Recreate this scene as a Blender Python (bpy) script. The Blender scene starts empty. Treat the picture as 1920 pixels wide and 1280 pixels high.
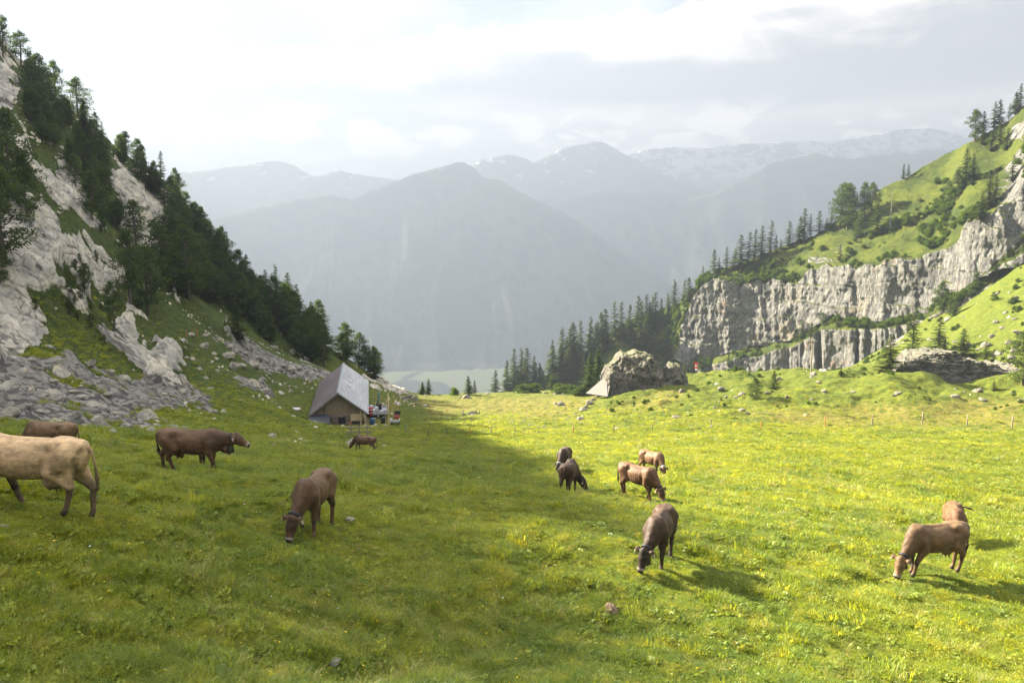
import bpy, bmesh, math, random
import numpy as np
from mathutils import Vector, Matrix, Euler
C = bpy.context.scene
R = math.radians
# ------------------------------------------------------------------ camera
F = 1400.0; PITCH = math.atan(200.0 / F); CP, SP = math.cos(PITCH), math.sin(PITCH)
cam = bpy.data.objects.new('camera', bpy.data.cameras.new('camera'))
C.collection.objects.link(cam); C.camera = cam
cam.data.sensor_width = 36.0; cam.data.lens = 36.0 * F / 1920.0
cam.data.clip_start = 0.3; cam.data.clip_end = 60000
cam.location = (0, 0, 0); cam.rotation_euler = (R(90) - PITCH, 0, 0)
# ------------------------------------------------------------------ sun, sky, exposure
SUN_EL = 29.0
SDX, SDY = -0.83, 0.56                      # horizontal direction towards the sun
_n = math.hypot(SDX, SDY); SDX /= _n; SDY /= _n
SUNV = Vector((SDX * math.cos(R(SUN_EL)), SDY * math.cos(R(SUN_EL)), math.sin(R(SUN_EL))))
sun = bpy.data.objects.new('sun', bpy.data.lights.new('sun', 'SUN'))
C.collection.objects.link(sun)
sun.data.energy = 5.0; sun.data.angle = R(0.9); sun.data.color = (1.0, 0.90, 0.70)
sun.rotation_euler = SUNV.to_track_quat('Z', 'Y').to_euler()
C.view_settings.view_transform = 'Standard'; C.view_settings.look = 'None'
C.view_settings.gamma = 1.0; C.view_settings.use_curve_mapping = False
C.view_settings.exposure = 3.7
C.cycles.use_denoising = True
C.cycles.volume_bounces = 2; C.cycles.max_bounces = 8; C.cycles.diffuse_bounces = 3
C.cycles.transparent_max_bounces = 8; C.cycles.glossy_bounces = 2; C.cycles.transmission_bounces = 3
C.cycles.use_adaptive_sampling = True; C.cycles.adaptive_threshold = 0.012
HAZE_DENSITY = 5.6e-4

class NT:
    """small helper for node trees"""
    def __init__(s, nt): s.nt = nt; s.L = nt.links
    def n(s, t, **kw):
        nd = s.nt.nodes.new(t)
        for k, v in kw.items():
            if k == 'inp':
                for a, b in v.items():
                    if hasattr(b, 'is_output') or isinstance(b, bpy.types.NodeSocket): s.L.new(b, nd.inputs[a])
                    else: nd.inputs[a].default_value = b
            else: setattr(nd, k, v)
        return nd
    def m(s, op, a, b=None, c=None, clamp=False):
        nd = s.nt.nodes.new('ShaderNodeMath'); nd.operation = op; nd.use_clamp = clamp
        for i, v in enumerate((a, b, c)):
            if v is None: continue
            if isinstance(v, bpy.types.NodeSocket): s.L.new(v, nd.inputs[i])
            else: nd.inputs[i].default_value = v
        return nd.outputs[0]
    def mix(s, fac, a, b, mode='MIX'):
        nd = s.nt.nodes.new('ShaderNodeMix'); nd.data_type = 'RGBA'; nd.blend_type = mode
        for i, v in ((0, fac), (6, a), (7, b)):
            if isinstance(v, bpy.types.NodeSocket): s.L.new(v, nd.inputs[i])
            else: nd.inputs[i].default_value = (tuple(v) + (1,)) if (i and len(v) == 3) else v
        return nd.outputs[2]
    def noise(s, vec, scale, detail=4, rough=0.55, w=None, dist=0.0, typ='FBM'):
        nd = s.nt.nodes.new('ShaderNodeTexNoise')
        if vec is not None: s.L.new(vec, nd.inputs['Vector'])
        nd.inputs['Scale'].default_value = scale; nd.inputs['Detail'].default_value = detail
        nd.inputs['Roughness'].default_value = rough; nd.inputs['Distortion'].default_value = dist
        return nd.outputs[0]
    def ramp(s, fac, a, b, lo=0.0, hi=1.0, smooth=True):
        nd = s.nt.nodes.new('ShaderNodeMapRange')
        nd.interpolation_type = 'SMOOTHSTEP' if smooth else 'LINEAR'
        s.L.new(fac, nd.inputs[0])
        for i, v in ((1, a), (2, b), (3, lo), (4, hi)):
            if isinstance(v, bpy.types.NodeSocket): s.L.new(v, nd.inputs[i])
            else: nd.inputs[i].default_value = v
        return nd.outputs[0]
    def scale(s, vec, sx, sy, sz):
        nd = s.nt.nodes.new('ShaderNodeVectorMath'); nd.operation = 'MULTIPLY'
        s.L.new(vec, nd.inputs[0]); nd.inputs[1].default_value = (sx, sy, sz); return nd.outputs[0]

# sky: Nishita light with layered cloud banks, laid out by compass direction and elevation
W = bpy.data.worlds.new('World'); C.world = W; W.use_nodes = True
t = NT(W.node_tree); t.nt.nodes.clear()
sky = t.n('ShaderNodeTexSky', sky_type='NISHITA'); sky.sun_disc = False
sky.sun_elevation = R(SUN_EL); sky.sun_rotation = math.atan2(SDX, SDY)
sky.altitude = 1400; sky.dust_density = 2.0
tc = t.n('ShaderNodeTexCoord'); sep = t.n('ShaderNodeSeparateXYZ', inp={0: tc.outputs['Generated']})
X, Y, Z = sep.outputs
u = t.m('ARCTAN2', X, Y)
hor = t.m('SQRT', t.m('ADD', t.m('MULTIPLY', X, X), t.m('MULTIPLY', Y, Y)))
v = t.m('DIVIDE', Z, t.m('MAXIMUM', hor, 0.02))
def uv(su, sv, off=0.0):
    cb = t.n('ShaderNodeCombineXYZ', inp={0: t.m('MULTIPLY', u, su), 1: t.m('MULTIPLY', v, sv), 2: off}); return cb.outputs[0]
nA = t.noise(uv(5.0, 14.0, 1.3), 1.0, 6, 0.55)          # puffy edges
nB = t.noise(uv(2.2, 16.0, 7.1), 1.0, 5, 0.6)           # flat streaks
nC = t.noise(uv(11.0, 24.0, 3.7), 1.0, 6, 0.6, dist=0.6)   # small cumulus
nD = t.noise(uv(3.0, 7.0, 9.2), 1.0, 4, 0.55)
nE = t.noise(uv(8.0, 16.0, 5.5), 1.0, 8, 0.62, dist=0.5)
# big bank: top edge rises to the right
top = t.m('ADD', t.m('ADD', 0.232, t.m('MULTIPLY', t.ramp(u, -0.45, 0.62, 0, 1, False), 0.085)), t.m('MULTIPLY', t.m('SUBTRACT', nE, 0.5), 0.13))
below = t.m('SUBTRACT', top, v)
bank = t.m('MULTIPLY', t.ramp(below, -0.001, 0.012), t.ramp(u, -0.52, -0.36))
under = t.ramp(t.m('ADD', below, t.m('MULTIPLY', t.m('SUBTRACT', nB, 0.5), 0.10)), 0.022, 0.085)
lit2 = t.ramp(t.m('ADD', v, t.m('MULTIPLY', t.m('SUBTRACT', nB, 0.5), 0.16)), 0.185, 0.13)   # brighter again below the bank
streak = t.ramp(nB, 0.45, 0.62)
cream = (3.6, 3.15, 2.65); grey = (0.98, 0.88, 0.80); pale = (0.95, 1.05, 1.22)
col = t.mix(under, cream, t.mix(t.m('MULTIPLY', lit2, 0.85), grey, (2.5, 2.2, 1.92)))
col = t.mix(t.m('MULTIPLY', streak, t.m('MULTIPLY', under, 0.5)), col, (1.15, 1.13, 1.15))
upper = t.mix(t.ramp(nD, 0.42, 0.62), pale, (1.6, 1.68, 1.8))
clouds = t.mix(bank, upper, col)
cum = t.m('MULTIPLY', t.ramp(nC, 0.47, 0.54), t.ramp(t.m('ADD', v, t.m('MULTIPLY', nA, 0.05)), 0.20, 0.145))
cum = t.m('MULTIPLY', cum, t.ramp(v, 0.04, 0.09))
clouds = t.mix(t.m('MULTIPLY', cum, 0.7), clouds, (4.6, 4.05, 3.5))
zen = t.ramp(v, 0.34, 1.3)
clouds = t.mix(zen, clouds, (5.5, 5.4, 5.35))  # sky above the view, brightened to lift the shaded ground
# thin bright veil round the sun
dotn = t.n('ShaderNodeVectorMath', operation='DOT_PRODUCT', inp={0: tc.outputs['Generated'], 1: tuple(SUNV)})
glow = t.m('POWER', t.m('MAXIMUM', dotn.outputs['Value'], 0.0), 9.0)
glow = t.m('MULTIPLY', glow, t.ramp(t.m('ADD', v, t.m('MULTIPLY', nD, 0.05)), 0.02, 0.22))
cloud_rad = t.n('ShaderNodeVectorMath', operation='SCALE', inp={0: clouds}); CLOUD_SCALE = 0.058
cloud_rad.inputs[3].default_value = CLOUD_SCALE
gl = t.n('ShaderNodeVectorMath', operation='SCALE', inp={0: (1.0, 0.97, 0.9), 3: t.m('MULTIPLY', glow, 0.035)})
csum = t.n('ShaderNodeVectorMath', operation='ADD', inp={0: cloud_rad.outputs[0], 1: gl.outputs[0]})
bg1 = t.n('ShaderNodeBackground', inp={'Color': sky.outputs[0], 'Strength': 0.03})
bg2 = t.n('ShaderNodeBackground', inp={'Color': csum.outputs[0], 'Strength': 1.0})
add = t.n('ShaderNodeMixShader', inp={0: 0.85, 1: bg1.outputs[0], 2: bg2.outputs[0]})
out = t.n('ShaderNodeOutputWorld', inp={0: add.outputs[0]})
# ------------------------------------------------------------------ numeric helpers
def PX(px, py, Yd):
    """point seen at photo pixel (px, py) at the distance Yd ahead of the camera"""
    a = (px - 960.0) / F; b = (640.0 - py) / F
    s = Yd / (CP + b * SP)
    return np.array([a * s, Yd, (-SP + b * CP) * s])
def PIX(x, y, z):
    """photo pixel of world points"""
    d = y * CP - z * SP; up = y * SP + z * CP
    return 960.0 + F * x / d, 640.0 - F * up / d
_rng = np.random.RandomState(7); _perm = np.arange(256); _rng.shuffle(_perm); _perm = np.concatenate([_perm, _perm, _perm])
_g = _rng.normal(size=(256, 3)); _g /= np.linalg.norm(_g, axis=1)[:, None]
def perlin(x, y, z=0.0):
    x, y, z = np.broadcast_arrays(np.asarray(x, float), np.asarray(y, float), np.asarray(z, float))
    xi, yi, zi = np.floor(x).astype(int), np.floor(y).astype(int), np.floor(z).astype(int)
    xf, yf, zf = x - xi, y - yi, z - zi
    fu, fv, fw = (k * k * k * (k * (k * 6 - 15) + 10) for k in (xf, yf, zf))
    def gr(i, j, k):
        h = _perm[_perm[_perm[(xi + i) & 255] + ((yi + j) & 255)] + ((zi + k) & 255)]
        G = _g[h]; return G[..., 0] * (xf - i) + G[..., 1] * (yf - j) + G[..., 2] * (zf - k)
    l = lambda a, b, q: a + q * (b - a)
    return 1.6 * l(l(l(gr(0,0,0), gr(1,0,0), fu), l(gr(0,1,0), gr(1,1,0), fu), fv),
             l(l(gr(0,0,1), gr(1,0,1), fu), l(gr(0,1,1), gr(1,1,1), fu), fv), fw)
def fbm(x, y, z=0.0, o=4, g=0.5):
    s = 0; a = 1.0; f = 1.0
    for i in range(o):
        s = s + a * perlin(x * f + 17.3 * i, y * f - 9.1 * i, np.asarray(z) * f + 3.3 * i); a *= g; f *= 2.03
    return s
def ridged(x, y, z=0.0, o=5, g=0.5):
    s = 0; a = 1.0; f = 1.0
    for i in range(o):
        s = s + a * (1 - 2 * np.abs(perlin(x * f + 7.3 * i, y * f - 5.1 * i, np.asarray(z) * f + 1.3 * i))); a *= g; f *= 2.1
    return s
def sstep(a, b, x):
    k = np.clip((x - a) / (b - a), 0, 1); return k * k * (3 - 2 * k)
def interp(x, pts):
    p = np.array(pts, float); return np.interp(x, p[:, 0], p[:, 1])
class TPS:
    def __init__(s, xy, z, lam=0.0):
        xy = np.array(xy, float); z = np.array(z, float); s.c = xy; n = len(z)
        K = s.k(xy, xy) + lam * np.eye(n); Pm = np.hstack([np.ones((n, 1)), xy / 100.0])
        A = np.zeros((n + 3, n + 3)); A[:n, :n] = K; A[:n, n:] = Pm; A[n:, :n] = Pm.T
        s.w = np.linalg.solve(A, np.concatenate([z, np.zeros(3)]))
    def k(s, a, b):
        r2 = ((a[:, None, :] / 100 - b[None, :, :] / 100) ** 2).sum(-1); return 0.5 * r2 * np.log(r2 + 1e-9)
    def __call__(s, x, y):
        x, y = np.broadcast_arrays(np.asarray(x, float), np.asarray(y, float))
        sh = x.shape; q = np.stack([x.ravel(), y.ravel()], 1); o = np.empty(len(q)); n = len(s.c)
        for i in range(0, len(q), 40000):
            b = q[i:i + 40000]; o[i:i + 40000] = s.k(b, s.c) @ s.w[:n] + s.w[n] + (b / 100) @ s.w[n + 1:]
        return o.reshape(sh)
# ------------------------------------------------------------------ ground heights: (px, py, distance ahead) read off the photo
GP = [ # meadow
 (160,957,13),(30,945,12.4),(320,883,23.5),(590,990,17),(1235,1048,18.2),(1780,1085,19.5),(1195,934,29),(1240,887,42),
 (1065,925,30.5),(690,848,58),(960,1280,11.5),(100,1280,7.4),(1900,1280,13.6),(500,1280,9.3),(1440,1280,12.6),(1900,900,43),
 (1550,950,30),(880,900,36),(640,802,93),(1000,800,86),(1735,795,82),(900,739,128),(1060,737,132),(800,742,128),(1200,737,110),
 (1300,701,128),(1500,699,122),(1620,702,116),(1150,778,94),(1250,758,99),(1310,775,90),(1430,776,88),(1400,735,104),(1500,745,98),(1600,752,95),
 (1700,699,106),(1700,748,94),(1800,728,103),(1900,738,100),(1700,850,56),(1000,850,54),(820,800,82),(480,860,34),(450,830,44),
 (560,790,88),(600,806,92),(685,803,96),(640,806,90),(640,790,100),(500,745,88),(1300,850,55),
 (100,822,31),(0,815,30),(200,825,36),(330,815,46),(420,790,64),(740,795,90),
 # scree and foot of the rock on the near side
 (0,760,40),(0,690,53),(100,680,58),(200,720,62),(300,730,72),(340,715,84),(400,700,90),(450,745,82),(560,712,112),(620,700,124),(690,745,115),(760,748,120),
 (330,640,96),(420,610,118),(500,640,128),(560,670,134),
 # rock face
 (0,600,62),(0,500,69),(0,400,79),(0,300,91),(0,200,108),(0,110,130),
 (100,600,70),(120,520,82),(130,400,98),(130,300,114),(110,200,128),(200,620,78),(200,520,96),(220,420,112),(230,330,128),(170,245,140),
 (280,660,84),(320,600,100),(300,500,120),(320,420,136),(420,540,134),(500,600,140),
 # crest line
 (0,98,135),(60,160,142),(130,205,148),(200,258,153),(270,312,158),(340,390,162),(400,455,164),(450,515,166),(520,570,166),(600,635,165),(660,680,162),(720,712,158),(755,735,150),
 # slope at the far side of the meadow
 (1660,697,140),(1800,625,158),(1900,700,122),(1560,703,185),(1640,660,218),(1730,605,205),(1800,575,196),(1850,543,191),(1920,492,186),(1900,620,142),(1900,560,163),
 (1400,715,180),(1280,715,232),
 (940,742,150),(1060,745,160),(1200,735,165),(900,760,190),(1000,765,200),
]
GW = [ # world points outside the frame or behind a crest
 (-13,6,-3.0),(-22,15,-4.6),(-36,34,-7.0),(-50,46,0.0),(-62,50,11),(-85,62,36),(-110,75,62),(-30,5,-2),(-60,10,4),(-90,20,28),
 (-120,118,76),(-150,112,108),(-185,120,130),(-140,80,92),(-180,60,120),(-130,30,75),(-230,90,160),(-105,130,54),
 (-120,175,30),(-135,200,15),(-160,160,70),(-200,180,90),(-100,195,5),(-80,210,-20),(-55,205,-45),(-25,185,-48),(-60,240,-70),(-120,250,-40),(-200,250,30),
 (0,4,-3.4),(6,4,-4.3),(25,10,-8.2),(30,25,-12.0),(45,45,-15.5),(60,60,-16.5),(80,85,-17),(90,110,-13),(60,20,-11),(110,60,-14),(90,20,-11),
 (156,170,-2),(185,232,2),(190,140,6),(0,-20,-0.5),(-40,-20,2),(40,-20,-4),
 (0,180,-48),(20,215,-62),(-10,240,-85),(40,250,-70),
]
_pts = [PX(*g) for g in GP] + [np.array(g, float) for g in GW]
_tps = TPS([p[:2] for p in _pts], [p[2] for p in _pts], 2e-5)
VALLEY = -385.0
# the skyline of the mountain outside the frame: it lets the low sun reach the meadow up to this line
_sd = np.array([SDX, SDY]); _nd = np.array([-SDY, SDX]); _te = math.tan(R(SUN_EL))
def _ground_hit(px, py):
    Y = np.geomspace(7, 150, 400); b = (640.0 - py) / F; s = Y / (CP + b * SP)
    x = (px - 960.0) / F * s; z = (-SP + b * CP) * s; g = _tps(x, Y); i = np.nonzero(z < g)[0][0]
    return np.array([x[i], Y[i], g[i]])
_edge = [(1050,857),(1030,875),(1015,900),(1010,935),(965,965),(915,1000),(880,1050),(900,1100),(905,1140),(800,1180),(690,1230),(560,1278)]
_eb = np.array([_ground_hit(*e) for e in _edge] + [np.array([-2.6, 9.0, _tps(-2.6, 9.0)]), np.array([-1.2, 4.0, _tps(-1.2, 4.0)]), np.array([0.0, -6.0, _tps(0.0, -6.0)])]); _eq = _eb[:, :2] @ _nd; _es = _eb[:, :2] @ _sd
_o = np.argsort(_eq); _eq, _es, _ez = _eq[_o], _es[_o], _eb[_o, 2]
def big_z(x, y):
    """smooth ground height, without small relief"""
    x, y = np.broadcast_arrays(np.asarray(x, float), np.asarray(y, float))
    z = _tps(x, y)
    q = x * _nd[0] + y * _nd[1]; s = x * _sd[0] + y * _sd[1]
    cap = np.interp(q, _eq, _ez) + _te * (s - np.interp(q, _eq, _es)) - 1.3 + 1.2 * fbm(q / 9, 0.5, 0, 3)
    pxs = 960.0 + F * x / np.maximum(y * CP - z * SP, 1.0)
    z = np.where((x < -50) & (y > 0), z - sstep(0, -70, pxs) * np.maximum(z - cap, 0), z)
    r = np.hypot(x, y)
    # beyond the edge of the alp the ground drops to the valley
    drop = np.clip(-55 - 0.62 * (r - 190) , VALLEY, 0)
    lim = np.maximum(sstep(200, 255, np.hypot(x * 0.9, y)) * sstep(105, 75, x), sstep(330, 420, r))
    z = np.where(lim > 0, np.minimum(z, 200) * (1 - lim) + lim * drop, z)
    # under and behind the far mountain the sheet dips out of the way
    pxr = 960.0 + F * x / np.maximum(y * CP - z * SP, 1.0); dd = np.interp(pxr, [1240, 1262, 1350, 1520, 1650, 1800, 1920, 2500], [400, 275, 266, 243, 221, 199, 190, 185])
    z = z - np.where(x > 40, np.clip(y - dd - 1.0, 0, 200) * 2.0, 0)
    return np.maximum(z, VALLEY)
# pixel-space polygons telling which ground is bare rock or scree (kept as attributes on the ground)
ROCKS = [
 [(-60,60),(20,110),(38,150),(34,190),(10,200),(-60,160)],
 [(-60,180),(0,190),(22,215),(48,262),(64,310),(88,345),(70,360),(40,300),(0,262),(-60,240)],
 [(62,298),(110,305),(150,335),(172,392),(195,420),(170,445),(110,390),(70,350)],
 [(198,312),(262,328),(312,370),(342,420),(333,440),(290,415),(275,450),(232,445),(210,380)],
 [(-80,330),(30,372),(80,408),(112,455),(124,520),(122,572),(62,572),(98,640),(66,672),(-80,680)],
 [(212,600),(242,590),(292,640),(340,680),(348,712),(300,718),(262,702),(232,672),(178,666),(192,640)],
 [(262,282),(302,298),(350,350),(385,395),(355,390),(312,342)],
 [(380,455),(415,480),(420,520),(395,500)],
 [(680,690),(730,700),(765,738),(700,722)],
 [(120,500),(160,470),(230,500),(215,560),(150,590)],
]
SCREES = [
 [(-80,672),(120,662),(210,690),(300,716),(346,742),(340,765),(250,772),(330,812),(200,822),(100,800),(-80,800)],
 [(380,618),(430,622),(520,660),(600,690),(615,705),(560,702),(470,692),(415,672)],
 [(440,712),(490,714),(500,734),(455,736)],
 [(1640,640),(1700,595),(1722,588),(1700,620),(1655,650)],
 [(345,735),(375,745),(400,765),(370,765)],
]
def poly_d(px, py, poly):
    """signed distance in pixels, positive inside"""
    P = np.array(poly, float); n = len(P); d = np.full(px.shape, 1e9); ins = np.zeros(px.shape, bool)
    for i in range(n):
        a, b = P[i], P[(i + 1) % n]; e = b - a
        k = np.clip(((px - a[0]) * e[0] + (py - a[1]) * e[1]) / (e @ e), 0, 1)
        d = np.minimum(d, np.hypot(px - a[0] - k * e[0], py - a[1] - k * e[1]))
        c = (a[1] > py) != (b[1] > py)
        with np.errstate(divide='ignore', invalid='ignore'):
            ins ^= c & (px < (b[0] - a[0]) * (py - a[1]) / (b[1] - a[1] + 1e-12) + a[0])
    return np.where(ins, d, -d)
def masks(x, y, z):
    px, py = PIX(x, y, z); px = np.where(y > 2, px, -500); py = np.where(y > 2, py, 1500)
    wob = 26 * fbm(x / 9, y / 9, z / 9, 4, .6)
    rock = np.full(x.shape, -1e3); scr = np.full(x.shape, -1e3)
    for P in ROCKS: rock = np.maximum(rock, poly_d(px, py, P))
    for P in SCREES: scr = np.maximum(scr, poly_d(px, py, P))
    far = y < 200
    # off-frame continuation of the mountain: rock broken by grass
    slope = sstep(-45, -75, x) * sstep(0, -60, px) * 30 - 12
    rock = np.maximum(rock, np.where(px < -60, slope, -1e3))
    rk = sstep(-5, 7, rock + wob) * far
    sc = sstep(-5, 6, scr + 0.8 * wob) 
    # scattered small outcrops on the steep flank only
    flank = sstep(-34, -46, x) * sstep(330, 250, np.abs(y))
    streak = fbm((x * 0.75 + z * 0.65) / 16, (y - 0.4 * x) / 5, z / 14, 5, .6)
    rk = np.maximum(rk, sstep(0.42, 0.62, streak) * flank * 0.9)
    rk = rk * (1 - 0.85 * sstep(0.28, 0.5, streak * 1.0 + 0.5 * fbm(x / 3, y / 3, z / 3, 3) ) * sstep(20, 2, rock))
    sc = sc * (1 - 0.9 * sstep(.30, .48, fbm(x / 4.5, y / 3.0, 31, 4)) * (y < 100))
    return np.clip(rk, 0, 1), np.clip(sc, 0, 1)
def small_relief(x, y, z0, rk, sc):
    r = np.hypot(x, y)
    near = sstep(330, 240, r)
    h = 0.22 * fbm(x / 6.0, y / 6.0, 0, 3) + 0.14 * fbm(x / 1.6, y / 1.3, 2, 4) * sstep(0, 20, r)
    h += 0.055 * fbm(x / 0.55, y / 0.4, 5, 2) * sstep(75, 30, r)
    hump = sstep(78, 95, y) * sstep(8, 20, x) * sstep(150, 130, y)
    h += hump * (0.95 * fbm(x / 9, y / 7, 4, 4) )
    slope_r = sstep(120, 150, y) * sstep(30, 50, x)
    h += slope_r * 1.2 * fbm(x / 14, y / 14, 8, 4)
    # rock: bedding slabs that dip to the lower right
    bed = (x * 0.62 + y * 0.1 + z0 * 0.77)
    step = fbm(bed / 7, (y - x * .3) / 22, z0 / 30, 5, .55)
    slab = np.abs(fbm(x / 8, y / 5, z0 / 8, 5, .6))
    h += rk * (2.6 * step - 1.6 * slab + 0.9)
    flank = sstep(-34, -50, x)
    h += flank * near * (2.4 * fbm(x / 24, y / 24, z0 / 24, 4) + 0.7 * fbm(x / 5, y / 5, z0 / 5, 3))
    h += sc * (0.35 * fbm(x / 2.2, y / 2.2, 3, 4, .6) + 0.25)
    # a far mountain base keeps broad relief
    h += sstep(300, 900, r) * 14 * fbm(x / 260, y / 260, 1, 4)
    return h * np.where(r > 260, 1, 1)
def ground_full(x, y):
    z0 = big_z(x, y); rk, sc = masks(x, y, z0)
    return z0 + small_relief(x, y, z0, rk, sc), rk, sc
def ground_z(x, y):
    return float(ground_full(np.array([float(x)]), np.array([float(y)]))[0][0])
def on_ray(px, py, lo=6.0, hi=330.0, n=700):
    """where the line of sight through a photo pixel meets the ground"""
    Y = np.geomspace(lo, hi, n); a = (px - 960.0) / F; b = (640.0 - py) / F
    s = Y / (CP + b * SP); x = a * s; z = (-SP + b * CP) * s
    g = ground_full(x, Y)[0]; hit = np.nonzero(z < g)[0]
    if len(hit) == 0: return None
    i = hit[0]
    if i:
        d0 = z[i-1] - g[i-1]; d1 = g[i] - z[i]; k = d0 / (d0 + d1 + 1e-9)
        x0 = x[i-1] + k * (x[i] - x[i-1]); y0 = Y[i-1] + k * (Y[i] - Y[i-1])
    else: x0, y0 = x[0], Y[0]
    return (float(x0), float(y0), ground_z(x0, y0))
# ------------------------------------------------------------------ object helpers
def mesh_np(name, verts, faces, mat=None, smooth=True, attrs=None, cols=None):
    me = bpy.data.meshes.new(name); verts = np.asarray(verts, np.float32); faces = np.asarray(faces, np.int32)
    k = faces.shape[1]
    me.vertices.add(len(verts)); me.vertices.foreach_set('co', verts.ravel())
    me.loops.add(faces.size); me.loops.foreach_set('vertex_index', faces.ravel())
    me.polygons.add(len(faces)); me.polygons.foreach_set('loop_start', np.arange(0, faces.size, k, dtype=np.int32))
    me.polygons.foreach_set('loop_total', np.full(len(faces), k, np.int32))
    me.polygons.foreach_set('use_smooth', np.full(len(faces), smooth, bool))
    me.update(calc_edges=True)
    for nm, a in (attrs or {}).items():
        at = me.attributes.new(nm, 'FLOAT', 'POINT'); at.data.foreach_set('value', np.asarray(a, np.float32).ravel())
    for nm, a in (cols or {}).items():
        at = me.attributes.new(nm, 'FLOAT_COLOR', 'POINT'); a = np.asarray(a, np.float32)
        if a.shape[1] == 3: a = np.hstack([a, np.ones((len(a), 1), np.float32)])
        at.data.foreach_set('color', a.ravel())
    if mat: me.materials.append(mat)
    return me
def link(name, data, parent=None, loc=None, rot=None, **props):
    o = bpy.data.objects.new(name, data); C.collection.objects.link(o); o.parent = parent
    if loc is not None: o.location = loc
    if rot is not None: o.rotation_euler = rot
    for k, v in props.items(): o[k] = v
    return o
def empty(name, loc, rz=0.0, **props):
    o = link(name, None, None, loc, (0, 0, rz), **props); o.empty_display_size = 0.3; return o
def grid_faces(nr, nc):
    i = np.arange(nr - 1)[:, None] * nc + np.arange(nc - 1)[None, :]
    i = i.ravel(); return np.stack([i, i + 1, i + nc + 1, i + nc], 1)
def material(name, rough=0.85, spec=0.25):
    m = bpy.data.materials.new(name); m.use_nodes = True; m.node_tree.nodes.clear(); t = NT(m.node_tree)
    b = t.n('ShaderNodeBsdfPrincipled'); b.inputs['Roughness'].default_value = rough
    b.inputs['Specular IOR Level'].default_value = spec
    o = t.n('ShaderNodeOutputMaterial', inp={0: b.outputs[0]}); return m, t, b, o
def plain(name, col, rough=0.8, vary=0.25, scale=6.0, metal=0.0, bump=0.0):
    m, t, b, o = material(name, rough); tc = t.n('ShaderNodeTexCoord')
    n = t.noise(tc.outputs['Object'], scale, 5, 0.6)
    c = t.mix(n, tuple(k * (1 - vary) for k in col), tuple(min(1, k * (1 + vary)) for k in col))
    t.L.new(c, b.inputs['Base Color']); b.inputs['Metallic'].default_value = metal
    if bump:
        bp = t.n('ShaderNodeBump', inp={'Height': n}); bp.inputs['Strength'].default_value = 0.6; bp.inputs['Distance'].default_value = bump
        t.L.new(bp.outputs[0], b.inputs['Normal'])
    return m
def attr(t, name): 
    nd = t.n('ShaderNodeAttribute'); nd.attribute_name = name; return nd
# ------------------------------------------------------------------ ground material: pasture, scree, limestone
def rock_color(t, P, warm=0.0):
    """weathered limestone: pale grey and cream, dark water streaks, cracks"""
    n1 = t.noise(P, 0.10, 5, 0.6); n2 = t.noise(P, 0.7, 6, 0.65); n3 = t.noise(t.scale(P, 1, 1, 0.22), 0.5, 6, 0.7, dist=0.4)
    c = t.mix(t.ramp(n1, 0.38, 0.62), (0.34, 0.32, 0.285), (0.43, 0.39, 0.32))
    c = t.mix(t.ramp(n2, 0.32, 0.6), (0.20, 0.195, 0.185), c)
    c = t.mix(t.m('MULTIPLY', t.ramp(n3, 0.52, 0.72), 0.75), c, (0.105, 0.105, 0.108))
    return c
def rock_bump(t, P, base, k=1.0):
    v = t.n('ShaderNodeTexVoronoi', feature='DISTANCE_TO_EDGE'); t.L.new(t.scale(P, 0.55, 0.55, 0.35), v.inputs['Vector']); v.inputs['Scale'].default_value = 1.0
    cr = t.ramp(v.outputs['Distance'], 0.0, 0.12)
    h = t.m('ADD', t.m('MULTIPLY', t.noise(P, 1.3, 7, 0.7), 0.8), t.m('MULTIPLY', cr, 0.35))
    return h
gm, t, bsdf, outn = material('ground', 0.95, 0.1)
geo = t.n('ShaderNodeNewGeometry'); P = geo.outputs['Position']
rk, sc = attr(t, 'rock').outputs['Fac'], attr(t, 'scree').outputs['Fac']; dry = attr(t, 'dry').outputs['Fac']; dim = attr(t, 'dim').outputs['Fac']
g1 = t.noise(P, 0.16, 5, 0.6); g2 = t.noise(P, 1.5, 6, 0.7); g3 = t.noise(P, 9.0, 4, 0.7)
grass = t.mix(t.ramp(g1, 0.35, 0.65), (0.042, 0.062, 0.008), (0.066, 0.084, 0.010))
grass = t.mix(t.ramp(g2, 0.40, 0.70), grass, (0.105, 0.113, 0.013))
grass = t.mix(t.ramp(g2, 0.44, 0.30), grass, (0.040, 0.068, 0.010))
grass = t.mix(t.m('MULTIPLY', t.ramp(g3, 0.52, 0.72), 0.5), grass, (0.13, 0.135, 0.02))
grass = t.mix(t.m('MULTIPLY', t.ramp(g3, 0.46, 0.32), 0.6), grass, (0.028, 0.047, 0.009))
grass = t.mix(t.m('MULTIPLY', dry, t.ramp(g2, 0.40, 0.6, 0.15, 0.9)), grass, (0.135, 0.108, 0.028))
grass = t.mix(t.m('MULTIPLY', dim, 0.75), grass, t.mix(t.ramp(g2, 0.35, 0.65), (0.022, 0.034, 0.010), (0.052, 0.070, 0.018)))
rc = rock_color(t, P)
rkn = t.ramp(t.m('ADD', rk, t.m('MULTIPLY', t.m('SUBTRACT', t.noise(P, 0.9, 6, 0.7), 0.5), 0.9)), 0.42, 0.56)
nz = t.n('ShaderNodeSeparateXYZ', inp={0: geo.outputs['Normal']}).outputs[2]
vs = t.n('ShaderNodeTexVoronoi'); t.L.new(P, vs.inputs['Vector']); vs.inputs['Scale'].default_value = 2.4
stone = t.mix(t.ramp(t.n('ShaderNodeSeparateColor', inp={0: vs.outputs['Color']}).outputs[0], 0.1, 0.9), (0.06, 0.056, 0.052), (0.19, 0.178, 0.155))
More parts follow.
